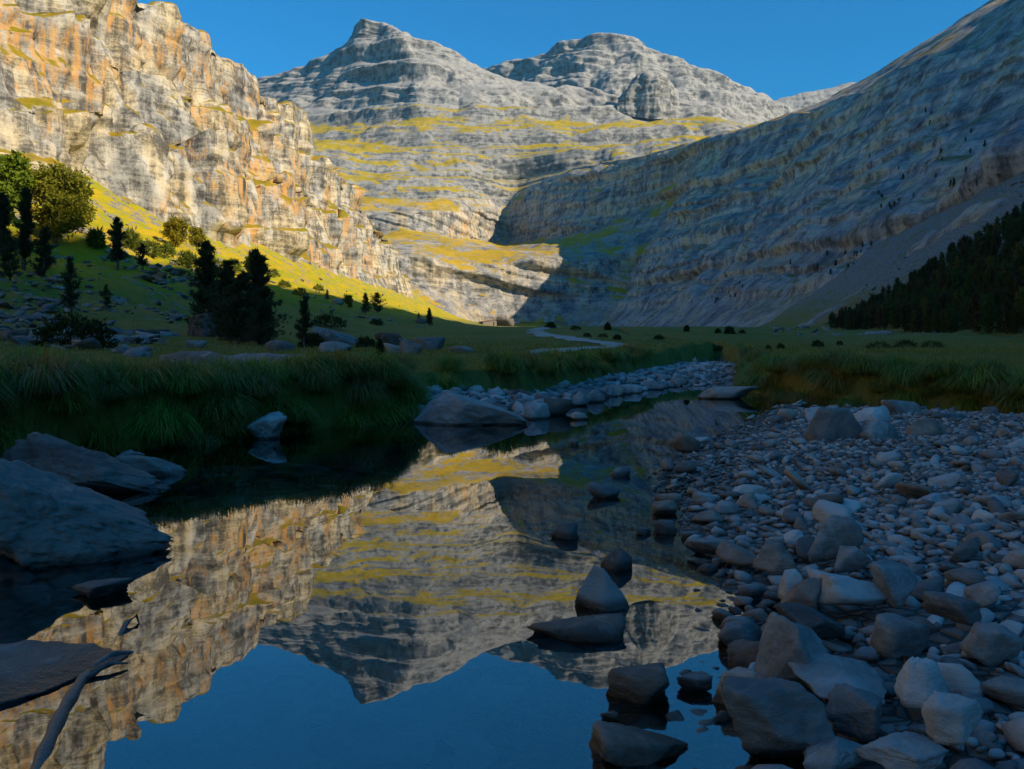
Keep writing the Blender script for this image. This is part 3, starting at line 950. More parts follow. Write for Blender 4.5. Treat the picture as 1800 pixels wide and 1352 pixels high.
# stones of the far shore, beyond the broad layered rock
FARSHORE = [(945, 735, 50, 30), (985, 728, 60, 30), (1012, 712, 46, 26), (960, 712, 44, 22), (1040, 706, 52, 22), (1075, 694, 48, 18), (1110, 690, 40, 14), (930, 712, 36, 18),
            (1150, 684, 36, 14), (1195, 676, 34, 12), (1000, 700, 36, 16), (1130, 672, 44, 14), (1240, 668, 30, 10), (1020, 736, 34, 12)]
for i, (px, py, w, h) in enumerate(FARSHORE):
    rock('stone', 'angular grey stone on the far shore between layered rock and river bend', 'stone', px, py, w, h, 1000 + i * 3, ['stone', 'wedge', 'peak'][i % 3], 0.8,
         i * 0.9, (0.15 * math.sin(i), 0), MAT_STONE, 3, 8, 16, [GREY, BROWN, GREY, PALE][i % 4], z=0.03, group='stones of the far shore')

# lichen boulders on the meadow
MEADOW_ROCKS = [
    (592, 606, 100, 34, 'wedge', 'long sloping lichen boulder at the left end of the meadow rock row'),
    (588, 620, 58, 20, 'stone', 'low boulder in the grass before the long sloping one'),
    (684, 606, 58, 22, 'stone', 'brownish boulder behind the middle of the meadow rock row'),
    (692, 621, 42, 18, 'wedge', 'pale low boulder left of the leaning pair'),
    (722, 622, 42, 26, 'wedge', 'boulder split by a leaning slab in the meadow rock row'),
    (752, 617, 60, 25, 'slab', 'flat-topped boulder leaning over the split one'),
    (810, 621, 46, 13, 'stone', 'low speckled boulder at the right end of the meadow rock row'),
    (350, 592, 84, 44, 'stone', 'dark lichen-spotted boulder under the big pine'),
    (488, 618, 54, 20, 'wedge', 'grey boulder in the grass right of the big pine'),
    (342, 612, 38, 14, 'slab', 'flat grey rock in the meadow below the dark boulder'),
    (18, 600, 50, 24, 'stone', 'brown boulder at the left edge of the meadow'),
    (886, 573, 38, 14, 'stone', 'dark boulder standing beside the stone hut'),
    (738, 568, 20, 8, 'stone', 'small pale boulder next to the lone spruce on the slope'),
    (593, 534, 24, 10, 'stone', 'bluish boulder at the shadow edge of the slope'),
]
for i, (px, py, w, h, kind, lab) in enumerate(MEADOW_ROCKS):
    rock('boulder', lab, 'boulder', px, py, w, h, 1200 + i * 9, kind, 0.6, 0.2 * math.sin(i), (0.1 * math.sin(i * 2), 0.05), MAT_BOULDER, 4, 8, 14,
         [GREY, GREY, BROWN, PALE, GREY, GREY, GREY, DARK, GREY, GREY, BROWN, DARK, PALE, GREY][i])

# the long low rock in the near grass
pts = [(284, 640, 21.5), (330, 646, 21), (390, 653, 20.2), (450, 659, 19.6), (510, 663, 19), (565, 668, 18.4)]
th = [0.20, 0.26, 0.20, 0.22, 0.17, 0.10]
cx = np.array([at(*p)[:2] for p in pts])
t = params([10] * 5)
C2 = catmull(cx, t, 0, 0.5)
TH = np.interp(t, range(6), th)
ang = np.linspace(0, 2 * math.pi, 17)[:-1]
ring = []
for i in range(len(t)):
    wob = 1 + 0.25 * perlin(np.cos(ang) * 1.2 + i * 0.17, np.sin(ang) * 1.2, ang * 0 + i * 0.09, 5)
    zc = gz(C2[i, 0], C2[i, 1]) + 0.24 - (0.25 if i in (0, len(t) - 1) else 0)
    ring.append(np.stack([C2[i, 0] + 0 * ang, C2[i, 1] + np.cos(ang) * TH[i] * 1.6 * wob, zc + np.sin(ang) * TH[i] * 1.2 * wob], 1))
ring = np.array(ring)
ring = np.concatenate([ring, ring[:, :1]], 1)
o = link('rock_slab', new_mesh('rock_slab', ring, grid_faces(*ring.shape[:2]), MAT_BOULDER), kind='thing')
o.color = (1.7, 1.7, 1.7, 1)
tag(o, 'long low lichen-spotted rock lying in the grass above the left bank', 'rock')

# ------------------------------------------------------------------ the gravel bank
rng = np.random.RandomState(21)
cell = 0.4
hashg = {}


def put(x, y, r):
    hashg.setdefault((int(math.floor(x / cell)), int(math.floor(y / cell))), []).append((x, y, r))


def free(x, y, r, k):
    i, j = int(math.floor(x / cell)), int(math.floor(y / cell))
    for a in (i - 1, i, i + 1):
        for b in (j - 1, j, j + 1):
            for (u, v, s) in hashg.get((a, b), ()):
                if (u - x) ** 2 + (v - y) ** 2 < (k * (r + s)) ** 2:
                    return False
    return True


for (x, y, r) in TAKEN:
    n = max(1, int(r / 0.2))
    for a in range(-n, n + 1):
        for b in range(-n, n + 1):
            if a * a + b * b <= n * n:
                put(x + a * r / (n + 0.5), y + b * r * 0.7 / (n + 0.5), min(r, 0.2) * 0.8)

stones = []                                                  # x, y, r


def scatter(n, r0, r1, k, y0, y1, spread, off0):
    ys = np.exp(rng.uniform(math.log(y0), math.log(y1), n))
    us = rng.rand(n)
    for y, u in zip(ys, us):
        xl = float(WATER_EDGE(y)) - off0
        xr = min(float(RIGHT_BANK(y)) + 0.2, 0.80 * y + 1.8)
        if xr <= xl:
            continue
        x = xl + (xr - xl) * u
        r = rng.uniform(r0, r1)
        if x < float(WATER_EDGE(y)) and rng.rand() > 0.45 * math.exp((x - float(WATER_EDGE(y))) / spread):
            continue
        if free(x, y, r, k):
            put(x, y, r)
            stones.append((x, y, r))


scatter(520, 0.08, 0.13, 0.80, 2.2, 25, 0.5, 1.0)
scatter(5800, 0.05, 0.08, 0.78, 2.0, 25, 0.5, 1.3)
scatter(38000, 0.030, 0.050, 0.74, 1.9, 25, 0.5, 1.0)
scatter(22000, 0.017, 0.034, 0.72, 1.9, 9, 0.4, 0.6)
# the far shore on the left and the dry bed upstream
for _ in range(5200):
    y = math.exp(rng.uniform(math.log(17.5), math.log(95)))
    l, w = float(LEFT_BANK(y)), float(LEFT_WATER(y))
    r_ = float(RIGHT_BANK(y))
    hi = w + 0.4 if y < 42 else r_
    x = l + (hi - l) * rng.rand()
    r = rng.uniform(0.09, 0.26) * (1 + y / 120)
    if free(x, y, r, 0.72):
        put(x, y, r)
        stones.append((x, y, r))

SH3 = [stone_verts(3000 + i, 3, 8 + i % 4, 16, (1.15, 0.85, 0.5 + 0.3 * ((i * 7) % 10) / 10), 0.04) for i in range(18)]
SH2 = [(stone_verts(3100 + i, 2, 8, 12, (1.15, 0.85, 0.5 + 0.05 * (i % 6)), 0.03)) for i in range(14)]
SH1 = [(stone_verts(3200 + i, 1, 7, 10, (1.15, 0.85, 0.55), 0.03)) for i in range(8)]
ME3 = [new_mesh('stone', v, f, MAT_STONE) for v, f in SH3]
FLAT = [i for i in range(18) if np.ptp(SH3[i][0][:, 2]) / np.ptp(SH3[i][0][:, 0]) < 0.46]


def proj(s):
    px = 900 + 1500 * s[0] / s[1]
    return s[2] / s[1] if -20 < px < 1820 else 0.0


order = sorted(range(len(stones)), key=lambda i: -proj(stones[i]))
N_THINGS = 290 - len(POOL) - len(BANK) - 3 - len(FARSHORE)
chosen = set(order[:N_THINGS])
TONES = [('grey', GREY), ('grey', GREY), ('grey', (0.85, 0.88, 0.92, 1)), ('brownish', BROWN), ('pale', (1.3, 1.3, 1.3, 1)), ('dark', (0.5, 0.5, 0.5, 1))]
VJ, FJ, nv = [], [], 0
zb = bed_z(np.array([s[0] for s in stones]), np.array([s[1] for s in stones]))
for i, (x, y, r) in enumerate(stones):
    yaw = rng.uniform(0, 6.283)
    tx, ty = rng.normal(0, 0.30, 2)
    z = float(zb[i]) + r * rng.uniform(0.05, 0.40) + (0.03 if r > 0.1 else 0)
    if i in chosen:
        k = rng.randint(18)
        o = link('stone', ME3[k], loc=(x, y, z))
        o.rotation_euler = (tx, ty, yaw)
        sc = r * 1.06
        o.scale = (sc, sc, sc)
        tn, tc = TONES[rng.randint(len(TONES))]
        o.color = tc
        shape = 'flat' if k in FLAT else 'blocky'
        gap = x - float(WATER_EDGE(y))
        zone = 'at the wet edge of the gravel bank' if gap < 0.5 else ('in the lower gravel bank near the camera' if y < 5 else ('in the middle of the gravel bank' if y < 9 else 'in the upper gravel bank below the far boulders'))
        size = 'large' if r > 0.09 else ('fist-sized' if r < 0.058 else 'medium')
        lab = f'{size} {tn} {shape} river stone {zone}'
        tag(o, lab, 'stone', f'{size} {tn} {shape} stones {zone}')
    else:
        q = r / y * 1500
        Vs, Fs = SH2[rng.randint(14)] if q > 12 else SH1[rng.randint(8)]
        c, s_ = math.cos(yaw), math.sin(yaw)
        R = np.array([[c, -s_, 0], [s_, c, 0], [0, 0, 1]]) @ np.array([[1, 0, ty], [0, 1, -tx], [-ty, tx, 1]])
        VJ.append((Vs * r * 1.06) @ R.T + np.array([x, y, z]))
        FJ.append(Fs + nv)
        nv += len(Vs)
link('gravel', new_mesh('gravel', np.concatenate(VJ), np.concatenate(FJ), MAT_STONE), kind='stuff')
print('stones', len(stones), 'joined verts', nv)
# stones on the pool's floor
VJ, FJ, nv = [], [], 0
for _ in range(1100):
    y = math.exp(rng.uniform(math.log(1.9), math.log(14)))
    x = rng.uniform(float(LEFT_BANK(y)), float(WATER_EDGE(y)))
    r = rng.uniform(0.08, 0.30)
    Vs, Fs = SH2[rng.randint(14)]
    yaw = rng.uniform(0, 6.28)
    c, s_ = math.cos(yaw), math.sin(yaw)
    z = float(bed_z(np.array([x]), np.array([y]))[0])
    if z + r * 0.55 > -0.05:
        continue
    VJ.append((Vs * r * np.array([1.2, 1, 0.55])) @ np.array([[c, s_, 0], [-s_, c, 0], [0, 0, 1]]) + np.array([x, y, z]))
    FJ.append(Fs + nv)
    nv += len(Vs)
o = link('pebbles', new_mesh('pebbles', np.concatenate(VJ), np.concatenate(FJ), stone_material('sunken_stone', ((0.22, 0.20, 0.17), (0.62, 0.58, 0.50)), wet=False)), kind='stuff')

# ------------------------------------------------------------------ plants
def leaf_material(name, a, b, rough=0.7):
    m = Mat(name)
    p = m.pos()
    info = m.n('ShaderNodeObjectInfo')
    r = m.geo().outputs['Random Per Island']
    c = m.mix(m.math('ADD', m.math('MULTIPLY', r, 0.6), m.math('MULTIPLY', m.noise(p, 0.6, 3), 0.4)), a, b)
    c = m.mix(1.0, c, info.outputs['Color'], 'MULTIPLY')
    pr = m.n('ShaderNodeBsdfPrincipled', {'Base Color': c, 'Roughness': rough, 'Specular IOR Level': 0.2})
    tl = m.n('ShaderNodeBsdfTranslucent', {'Color': c})
    m.surface(m.n('ShaderNodeMixShader', {0: 0.4, 1: pr.outputs[0], 2: tl.outputs[0]}).outputs[0])
    return m.m


def bark_material():
    m = Mat('bark')
    p = m.objpos()
    n = m.noise(m.scale(p, (6, 6, 1.2)), 2.0, 5, 0.7)
    m.principled(m.mix(n, (0.05, 0.04, 0.035), (0.17, 0.14, 0.12)), 0.95, m.bump(n, 0.8, 0.03), 0.1)
    return m.m


MAT_NEEDLE = leaf_material('pine_needles', (0.034, 0.052, 0.024), (0.070, 0.098, 0.040))
MAT_LEAF = leaf_material('birch_leaves', (0.11, 0.13, 0.010), (0.29, 0.28, 0.018))
MAT_SHRUB = leaf_material('shrub_leaves', (0.030, 0.050, 0.014), (0.075, 0.10, 0.026))
MAT_BARK = bark_material()


def tube(path, radii, n=6):
    path = np.array(path, float)
    V, Fc = [], []
    for i, (p, r) in enumerate(zip(path, radii)):
        t = path[min(i + 1, len(path) - 1)] - path[max(i - 1, 0)]
        t /= np.linalg.norm(t) + 1e-9
        a = np.cross(t, (0.31, 0.93, 0.2))
        a /= np.linalg.norm(a)
        b = np.cross(t, a)
        for k in range(n):
            w = 2 * math.pi * k / n
            V.append(p + r * (math.cos(w) * a + math.sin(w) * b))
    for i in range(len(path) - 1):
        for k in range(n):
            Fc.append([i * n + k, i * n + (k + 1) % n, (i + 1) * n + (k + 1) % n, (i + 1) * n + k])
    return np.array(V), np.array(Fc)


def join(parts):
    V, Fq, n = [], [], 0
    for v, f in parts:
        V.append(v)
        Fq.append(f + n)
        n += len(v)
    return np.concatenate(V), np.concatenate(Fq)


def sprays(r, C, size, k, up=0.3, axis=None, narrow=0.16):
    """k slim leaf blades round each centre, as triangles"""
    n = len(C)
    C = np.repeat(C, k, 0)
    S = np.repeat(size, k)
    d = r.normal(size=(n * k, 3))
    d[:, 2] = d[:, 2] + up
    if axis is not None:
        d = d + np.repeat(axis, k, 0) * 1.3
    d /= np.linalg.norm(d, axis=1, keepdims=True)
    s = np.cross(d, r.normal(size=d.shape))
    s /= np.linalg.norm(s, axis=1, keepdims=True) + 1e-9
    base = C + r.normal(size=C.shape) * S[:, None] * 0.25
    w = S[:, None] * narrow
    V = np.stack([base - s * w, base + s * w, base + d * S[:, None] * 1.15 + s * w * 0.3], 1).reshape(-1, 3)
    return V, np.arange(len(V)).reshape(-1, 3)


def pine_parts(seed, h, w, nb=70, per=7, k=9, first=0.16, spray=0.045, lean=0.0, droop=0.1, shape='pine'):
    """trunk with limbs, and a crown of needle sprays along the limbs; height h, crown width w"""
    r = np.random.RandomState(seed)
    n = 9
    zs = np.linspace(-0.03 * h, h, n)
    tx = np.cumsum(r.normal(0, 0.012 * h, n)) * 0.6 + lean * zs
    ty = np.cumsum(r.normal(0, 0.012 * h, n)) * 0.6
    tx -= tx[0]
    ty -= ty[0]
    parts = [tube(np.stack([tx, ty, zs], 1), np.interp(zs, [0, h], [0.028 * h, 0.004 * h]), 7)]
    C, Sz, Ax = [], [], []
    for i in range(nb):
        u = first + (1 - first) * (i + r.rand()) / nb
        z = u * h
        if shape == 'spruce':
            rad = w / 2 * (1.03 - u) ** 0.85 * r.uniform(0.7, 1.1)
        else:
            rad = w / 2 * (1.06 - u) ** 0.62 * min(1.0, 0.55 + (u - first) / 0.25) * r.uniform(0.40, 1.28) * (0.8 + 0.35 * math.sin(i * 0.37 + seed))
        a = r.uniform(0, 6.283) if shape != 'spruce' else i * 2.4 + r.normal(0, 0.3)
        rise = (0.35 - droop) if shape != 'spruce' else -0.22 + 0.45 * u
        p0 = np.array([np.interp(z, zs, tx), np.interp(z, zs, ty), z])
        d = np.array([math.cos(a), math.sin(a), rise + r.normal(0, 0.12)])
        q = [p0, p0 + d * rad * 0.5 + (0, 0, -0.03 * rad), p0 + d * rad + (0, 0, 0.10 * rad)]
        parts.append(tube(q, [0.010 * h * (1.1 - u) + 0.0015 * h, 0.006 * h * (1.1 - u) + 0.001 * h, 0.0008 * h], 4))
        for t in np.linspace(0.25, 1.0, per):
            j = q[0] * (1 - t) ** 2 + 2 * q[1] * t * (1 - t) + q[2] * t * t
            C.append(j + r.normal(0, 1, 3) * rad * 0.09 * np.array([1, 1, 0.7]))
            Sz.append(spray * h * r.uniform(0.7, 1.3) * (1.0 if u < 0.85 else 0.8))
            Ax.append(d * 0.5 + (0, 0, 0.35))
    C, Sz, Ax = np.array(C), np.array(Sz), np.array(Ax)
    crown = sprays(r, C, Sz, k, 0.25, Ax)
    return join(parts), crown


def broad_parts(seed, h, w, n=1700, leaf=0.035, first=0.15, k=3):
    r = np.random.RandomState(seed)
    parts, C = [], []
    zs = np.linspace(-0.03 * h, h * 0.85, 7)
    tx = np.cumsum(r.normal(0, 0.02 * h, 7)) * 0.5
    ty = np.cumsum(r.normal(0, 0.02 * h, 7)) * 0.5
    parts.append(tube(np.stack([tx - tx[0], ty - ty[0], zs], 1), np.interp(zs, [0, h], [0.022 * h, 0.003 * h]), 6))
    for i in range(26):
        u = first + (0.95 - first) * r.rand()
        z = u * h
        a = r.uniform(0, 6.283)
        rad = w / 2 * (math.sin(math.pi * (0.12 + 0.80 * (u - first) / (1 - first))) ** 0.7) * r.uniform(0.6, 1.1)
        p0 = np.array([np.interp(z, zs, tx - tx[0]), np.interp(z, zs, ty - ty[0]), z * 0.9])
        e = p0 + np.array([math.cos(a) * rad, math.sin(a) * rad, 0.35 * rad])
        parts.append(tube([p0, (p0 + e) / 2, e], [0.007 * h, 0.004 * h, 0.001 * h], 4))
        m_ = n // 26
        t = r.uniform(0.3, 1.1, m_)[:, None]
        C.append(p0 + (e - p0) * t + r.normal(0, 1, (m_, 3)) * 0.085 * w)
    C = np.concatenate(C)
    return join(parts), sprays(r, C, leaf * h * r.uniform(0.7, 1.3, len(C)), k, 0.0, None, 0.36)


def shrub_parts(seed, w, h, n=240, leaf=0.14, k=5):
    r = np.random.RandomState(seed)
    d = r.normal(size=(n, 3))
    d /= np.linalg.norm(d, axis=1, keepdims=True)
    d[:, 2] = np.abs(d[:, 2])
    lumps = r.uniform(0.75, 1.1, n) * r.uniform(0.55, 1.0, n) ** 0.4
    C = d * np.array([w / 2, w / 2, h]) * lumps[:, None] * 0.9
    C[:, 0] += 0.1 * w * np.sin(C[:, 1] / w * 7)
    stems = [tube([(0, 0, -0.1 * h), C[i] * 0.5, C[i]], [0.02 * h, 0.014 * h, 0.004 * h], 4) for i in range(0, n, n // 9)]
    return join(stems), sprays(r, C, leaf * h * r.uniform(0.7, 1.3, n), k, 0.35, d, 0.2)


def plant(name, label, cat, base, parts, mats, group=None, tone=GREY, rz=0.0, names=('trunk', 'crown')):
    t = empty(name, base, label, cat, group, rz)
    if not isinstance(parts[0], bpy.types.Mesh):
        parts = [new_mesh(names[0], parts[0][0], parts[0][1], mats[0]), new_mesh(names[1], parts[1][0], parts[1][1], mats[1], smooth=False)]
    link(names[0], parts[0], t)
    c = link(names[1], parts[1], t)
    c.color = tone
    return t


def tree(name, label, px, pyb, pyt, wpx, seed, shape='pine', tone=GREY, d=None, group=None, **kw):
    if d is None:
        b = ground_at(px, pyb)
    else:
        x = (px - 900) / 1500 * d
        b = (x, d, gz(x, d))
    h = (pyb - pyt) * b[1] / 1500
    w = wpx * b[1] / 1500
    if shape == 'broad':
        return plant(name, label, 'tree', b, broad_parts(seed, h, w, **kw), (MAT_BARK, MAT_LEAF), group, tone)
    if shape == 'shrub':
        return plant(name, label, 'bush', b, shrub_parts(seed, w, h, **kw), (MAT_BARK, MAT_SHRUB), group, tone, names=('stem', 'foliage'))
    return plant(name, label, 'tree', b, pine_parts(seed, h, w, shape=shape, **kw), (MAT_BARK, MAT_NEEDLE), group, tone)


BIG = dict(nb=120, per=9, k=12, spray=0.04)
tree('pine_tree', 'tallest dark mountain pine of the big clump on the shaded slope', 372, 592, 428, 92, 11, lean=-0.03, first=0.06, **BIG)
tree('pine_tree', 'dark pine with a forked side top at the right end of the big clump', 456, 602, 442, 72, 12, lean=-0.02, first=0.05, **BIG)
tree('pine_tree', 'broad low dark pine filling the middle of the big clump', 420, 606, 484, 120, 13, first=0.04, **BIG)
tree('pine_tree', 'leaning dark pine in the left half of the big clump below the tallest', 398, 598, 462, 96, 41, lean=0.04, first=0.05, **BIG)
tree('pine_tree', 'lowest dark pine spreading at the right foot of the big clump', 462, 608, 530, 92, 42, first=0.03, **BIG)
MED = dict(nb=64, per=7, k=10, spray=0.055)
tree('pine_tree', 'dark pine standing alone against the sunny grass left of the big clump', 207, 474, 384, 42, 14, **MED)
tree('pine_tree', 'short dark pine right of the lone slope pine', 251, 476, 430, 32, 15, **MED)
tree('pine_tree', 'tall dark pine at the left edge of the photo before the birches', 10, 470, 345, 36, 16, **MED)
tree('pine_tree', 'tall narrow dark pine between the left edge and the sunlit birch', 42, 474, 335, 30, 17, **MED)
tree('pine_tree', 'squat dark pine below the sunlit birch', 76, 486, 402, 64, 18, first=0.03, **MED)
tree('pine_tree', 'wide dark pine low at the left edge below the tall pines', 18, 492, 420, 80, 19, first=0.03, **MED)
tree('pine_tree', 'thin open young pine above the leafy bushes in the scree', 125, 560, 455, 42, 20, nb=36, per=5, k=8, spray=0.06)
tree('pine_tree', 'little young pine alone in the scree', 187, 545, 503, 24, 21, nb=30, per=5, k=8, spray=0.08)
tree('pine_tree', 'slim dark young pine between the big clump and the boulder row', 535, 612, 523, 44, 22, nb=50, per=6, k=9, spray=0.06)
tree('spruce_tree', 'conical dark spruce at the shadow edge with a bushy tree beside it', 643, 552, 516, 22, 23, 'spruce', nb=60, per=5, k=7, spray=0.07)
tree('pine_tree', 'bushy round tree touching the conical spruce at the shadow edge', 664, 550, 516, 40, 24, first=0.05, nb=60, per=6, k=8, spray=0.07)
tree('spruce_tree', 'lone narrow spruce at the foot of the sunny slope', 755, 574, 543, 15, 25, 'spruce', nb=50, per=5, k=7, spray=0.08)
tree('spruce_tree', 'tiny spruce beside the small pale boulder on the slope', 736, 562, 551, 9, 26, 'spruce', nb=30, per=4, k=6, spray=0.1)
tree('spruce_tree', 'knee-high dark spruce growing in the near meadow grass', 668, 642, 598, 26, 27, 'spruce', nb=60, per=6, k=9, spray=0.09, first=0.03)
tree('spruce_tree', 'small dark spruce at the shadow edge left of the bluish boulder', 575, 530, 511, 12, 28, 'spruce', nb=36, per=4, k=6, spray=0.09)
tree('birch_tree', 'big sunlit yellow-green birch at the foot of the cliff', 98, 430, 290, 96, 31, 'broad', n=5200, leaf=0.034)
tree('birch_tree', 'sunlit green birch at the left edge behind the tall dark pine', 2, 410, 262, 74, 32, 'broad', n=3000, leaf=0.05, tone=(0.8, 1.1, 1, 1))
tree('birch_tree', 'smaller sunlit birch behind the right side of the big birch', 140, 402, 300, 60, 33, 'broad', n=1500, leaf=0.05)
tree('birch_tree', 'round sunlit yellow tree above the big pine clump', 312, 436, 384, 40, 34, 'broad', n=1200, leaf=0.07, tone=(1.2, 1.0, 0.8, 1))
tree('birch_tree', 'slender sunlit yellow tree right of the round one', 346, 440, 400, 26, 35, 'broad', n=900, leaf=0.08, tone=(1.15, 1.0, 0.8, 1))
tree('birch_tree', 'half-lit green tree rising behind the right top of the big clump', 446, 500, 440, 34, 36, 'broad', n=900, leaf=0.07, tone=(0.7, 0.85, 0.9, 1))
tree('birch_tree', 'small sunlit tree at the shadow edge right of the bluish boulder', 612, 542, 519, 18, 37, 'broad', n=600, leaf=0.09)
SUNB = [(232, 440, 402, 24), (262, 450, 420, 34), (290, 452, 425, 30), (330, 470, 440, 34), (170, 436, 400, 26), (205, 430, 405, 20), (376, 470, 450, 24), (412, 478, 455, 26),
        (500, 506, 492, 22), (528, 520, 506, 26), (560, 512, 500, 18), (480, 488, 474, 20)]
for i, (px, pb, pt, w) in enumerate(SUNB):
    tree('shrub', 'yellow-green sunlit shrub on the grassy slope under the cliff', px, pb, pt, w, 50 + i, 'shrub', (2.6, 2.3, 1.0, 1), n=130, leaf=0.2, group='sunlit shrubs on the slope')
BUSH = [
    (130, 612, 545, 120, 'broad leafy dark bushes in front of the scree at the left'),
    (578, 576, 550, 62, 'dome-shaped dark bush above the long sloping boulder'),
    (662, 572, 560, 24, 'small dark mound of a bush below the bushy round tree'),
    (548, 612, 582, 44, 'dark bush left of the meadow rock row'),
    (642, 612, 590, 36, 'dark bush growing between the meadow boulders'),
    (968, 577, 565, 20, 'dark round bush where the gravel path enters the meadow'),
    (1068, 580, 567, 13, 'upright brownish bush right of the path on the far meadow'),
    (1012, 580, 572, 22, 'flat dark bush pair on the far meadow near the path'),
    (1032, 592, 585, 16, 'small dark bush above the path bend'),
    (1060, 593, 586, 20, 'twin dark bushes right of the path bend'),
    (1085, 597, 587, 15, 'dark round bush right of the twin bushes'),
    (1158, 597, 588, 20, 'flat dark bush alone in the middle of the far meadow'),
    (1265, 617, 607, 24, 'dark bush on the meadow above the river bend'),
    (1350, 616, 606, 12, 'small dark bush left of its twin on the right meadow'),
    (1372, 613, 603, 15, 'small dark bush right of its twin on the right meadow'),
    (1437, 609, 597, 24, 'dark oval bush alone on the right meadow'),
    (1476, 607, 599, 14, 'small oval bush right of the dark oval one'),
    (1545, 613, 600, 56, 'long low dark bush, first of the row before the forest'),
    (1592, 612, 596, 52, 'tallest dark bush of the row before the forest'),
    (1638, 612, 597, 48, 'fresh green bush, last of the row before the forest'),
    (1262, 586, 577, 12, 'dark bush left of the spruce at the foot of the scree'),
    (1282, 587, 572, 20, 'pointed dark bush at the foot of the scree'),
    (1305, 586, 579, 14, 'low dark bush right of the pointed one under the scree'),
    (1207, 583, 571, 10, 'thin upright bush at the foot of the bluish scree'),
]
for i, (px, pb, pt, w, lab) in enumerate(BUSH):
    big = w > 40
    tree('shrub', lab, px, pb, pt, w, 80 + i, 'shrub', (0.75, 0.85, 0.8, 1) if i != 19 else (1.1, 1.4, 0.9, 1), n=420 if big else 200, leaf=0.11 if big else 0.17, k=6)

# forest on the shaded side
FV = []
for i in range(8):
    tr, cr = pine_parts(300 + i, 1.0, 0.36 + 0.05 * (i % 3), nb=26, per=3, k=5, spray=0.13, first=0.08, shape='spruce' if i % 3 else 'pine')
    v, f = np.concatenate([tr[0][:63], cr[0]]), None
    q = tr[1][tr[1].max(1) < 63]
    FV.append((cr, (tr[0][:63], q), new_mesh('trunk', tr[0][:63], q, MAT_BARK), new_mesh('crown', cr[0], cr[1], MAT_NEEDLE, smooth=False)))
rf = np.random.RandomState(5)
spots = []
LINE = curve1([(1180, 590), (1260, 585), (1320, 575), (1400, 578), (1480, 545), (1560, 503), (1640, 455), (1720, 400), (1800, 338), (1950, 250), (2200, 150)])
cy = np.exp(rf.uniform(math.log(150), math.log(660), 30000))
cx_ = rf.uniform(60, 480, 30000)
cz = ground_z(cx_, cy)[0]
cn = sstep(-0.45, 0.1, fbm(cx_ / 45, cy / 45, cx_ * 0, 3, 0.5, 88))
ch = rf.uniform(4.5, 8.5, 30000)
cpx = 900 + 1500 * cx_ / cy
cpy = 634 - 1500 * (cz - CAM_H) / cy
edge = LINE(cpx) + ch * 1500 / cy * 0.85
e = cx_ - (60 + 0.2 * cy)
ok = (cpx < 2050) & (cpx > 1300) & (e > 3) & (cpy > edge) & (rf.rand(30000) < cn * np.interp(cpx, [1300, 1400, 1640], [0.5, 0.95, 1.0]))
taken = {}
for x, y, z, h, px, py in zip(cx_[ok], cy[ok], cz[ok], ch[ok], cpx[ok], cpy[ok]):
    c = (int(x // 2.6), int(y // 4.2))
    if c in taken:
        continue
    taken[c] = 1
    spots.append((x, y, z, h, px, py))
    if len(spots) > 830:
        break
# scattered trees of the scree above the forest and along its foot
spots.sort(key=lambda s: -s[3] / s[1] * (s[4] < 1815))
FJ, FJf, nv = [], [], 0
for i, (x, y, z, h, px, py) in enumerate(spots):
    k = rf.randint(8)
    rz = rf.uniform(0, 6.28)
    if i < 250:
        zone = 'on the forest edge below grey scree' if py - float(LINE(px)) < h * 1500 / y * 2.0 else ('at the forest foot by the meadow' if z < float(FLOOR(y)) + 14 else 'deep in the shaded forest')
        zone += ', near the photo\'s right edge' if px > 1690 else (', middle stretch' if px > 1560 else ', tapering far end')
        kind = 'dark conical spruce' if k % 3 else 'dark bushy pine'
        t = empty('spruce_tree' if k % 3 else 'pine_tree', (x, y, z - 0.2), f'{kind} {zone}', 'tree', f'{kind} trees {zone}', rz)
        t.scale = (h, h, h)
        link('trunk', FV[k][2], t)
        c = link('crown', FV[k][3], t)
        c.color = (0.8 + 0.9 * rf.rand(), 0.8 + 0.7 * rf.rand(), 0.8, 1) if rf.rand() > 0.07 else (2.6, 1.8, 0.8, 1)
    else:
        cs, sn = math.cos(rz), math.sin(rz)
        v, f = FV[k][0]
        FJ.append((v * h) @ np.array([[cs, sn, 0], [-sn, cs, 0], [0, 0, 1]]) + np.array([x, y, z - 0.2]))
        FJf.append(f + nv)
        nv += len(v)
if FJ:
    link('forest', new_mesh('forest', np.concatenate(FJ), np.concatenate(FJf), MAT_NEEDLE, smooth=False), kind='stuff')
print('forest', len(spots))

# ------------------------------------------------------------------ single trees on the shaded valley wall
wpx = 900 + 1500 * WALL[:, 0] / np.maximum(WALL[:, 1], 1)
wpy = 634 - 1500 * (WALL[:, 2] - CAM_H) / np.maximum(WALL[:, 1], 1)
rw = np.random.RandomState(12)
SPOTS = [(1500, 452, 46, 16, 16, 'on the rock ledge above the forest tip'), (1275, 522, 30, 16, 10, 'on the scree at the far end of the shaded wall'), (1545, 352, 40, 14, 8, 'on the middle cliff band of the shaded wall'),
         (1640, 215, 60, 20, 5, 'high on the shaded wall under the sunlit rim'), (1720, 235, 50, 30, 5, 'high on the shaded wall near the photo edge'), (1430, 470, 60, 40, 8, 'scattered on the scree below the middle cliff band'),
         (1600, 300, 70, 40, 5, 'scattered on the shaded wall above the middle cliff band'), (1700, 330, 60, 40, 8, 'on the rocky shoulder above the forest')]
MW = [new_mesh('spruce_tree', *[(np.concatenate([FV[k][0][0], FV[k][1][0]]), [FV[k][0][1], FV[k][1][1] + len(FV[k][0][0])])][0], mat=MAT_NEEDLE, smooth=False) for k in range(8)]
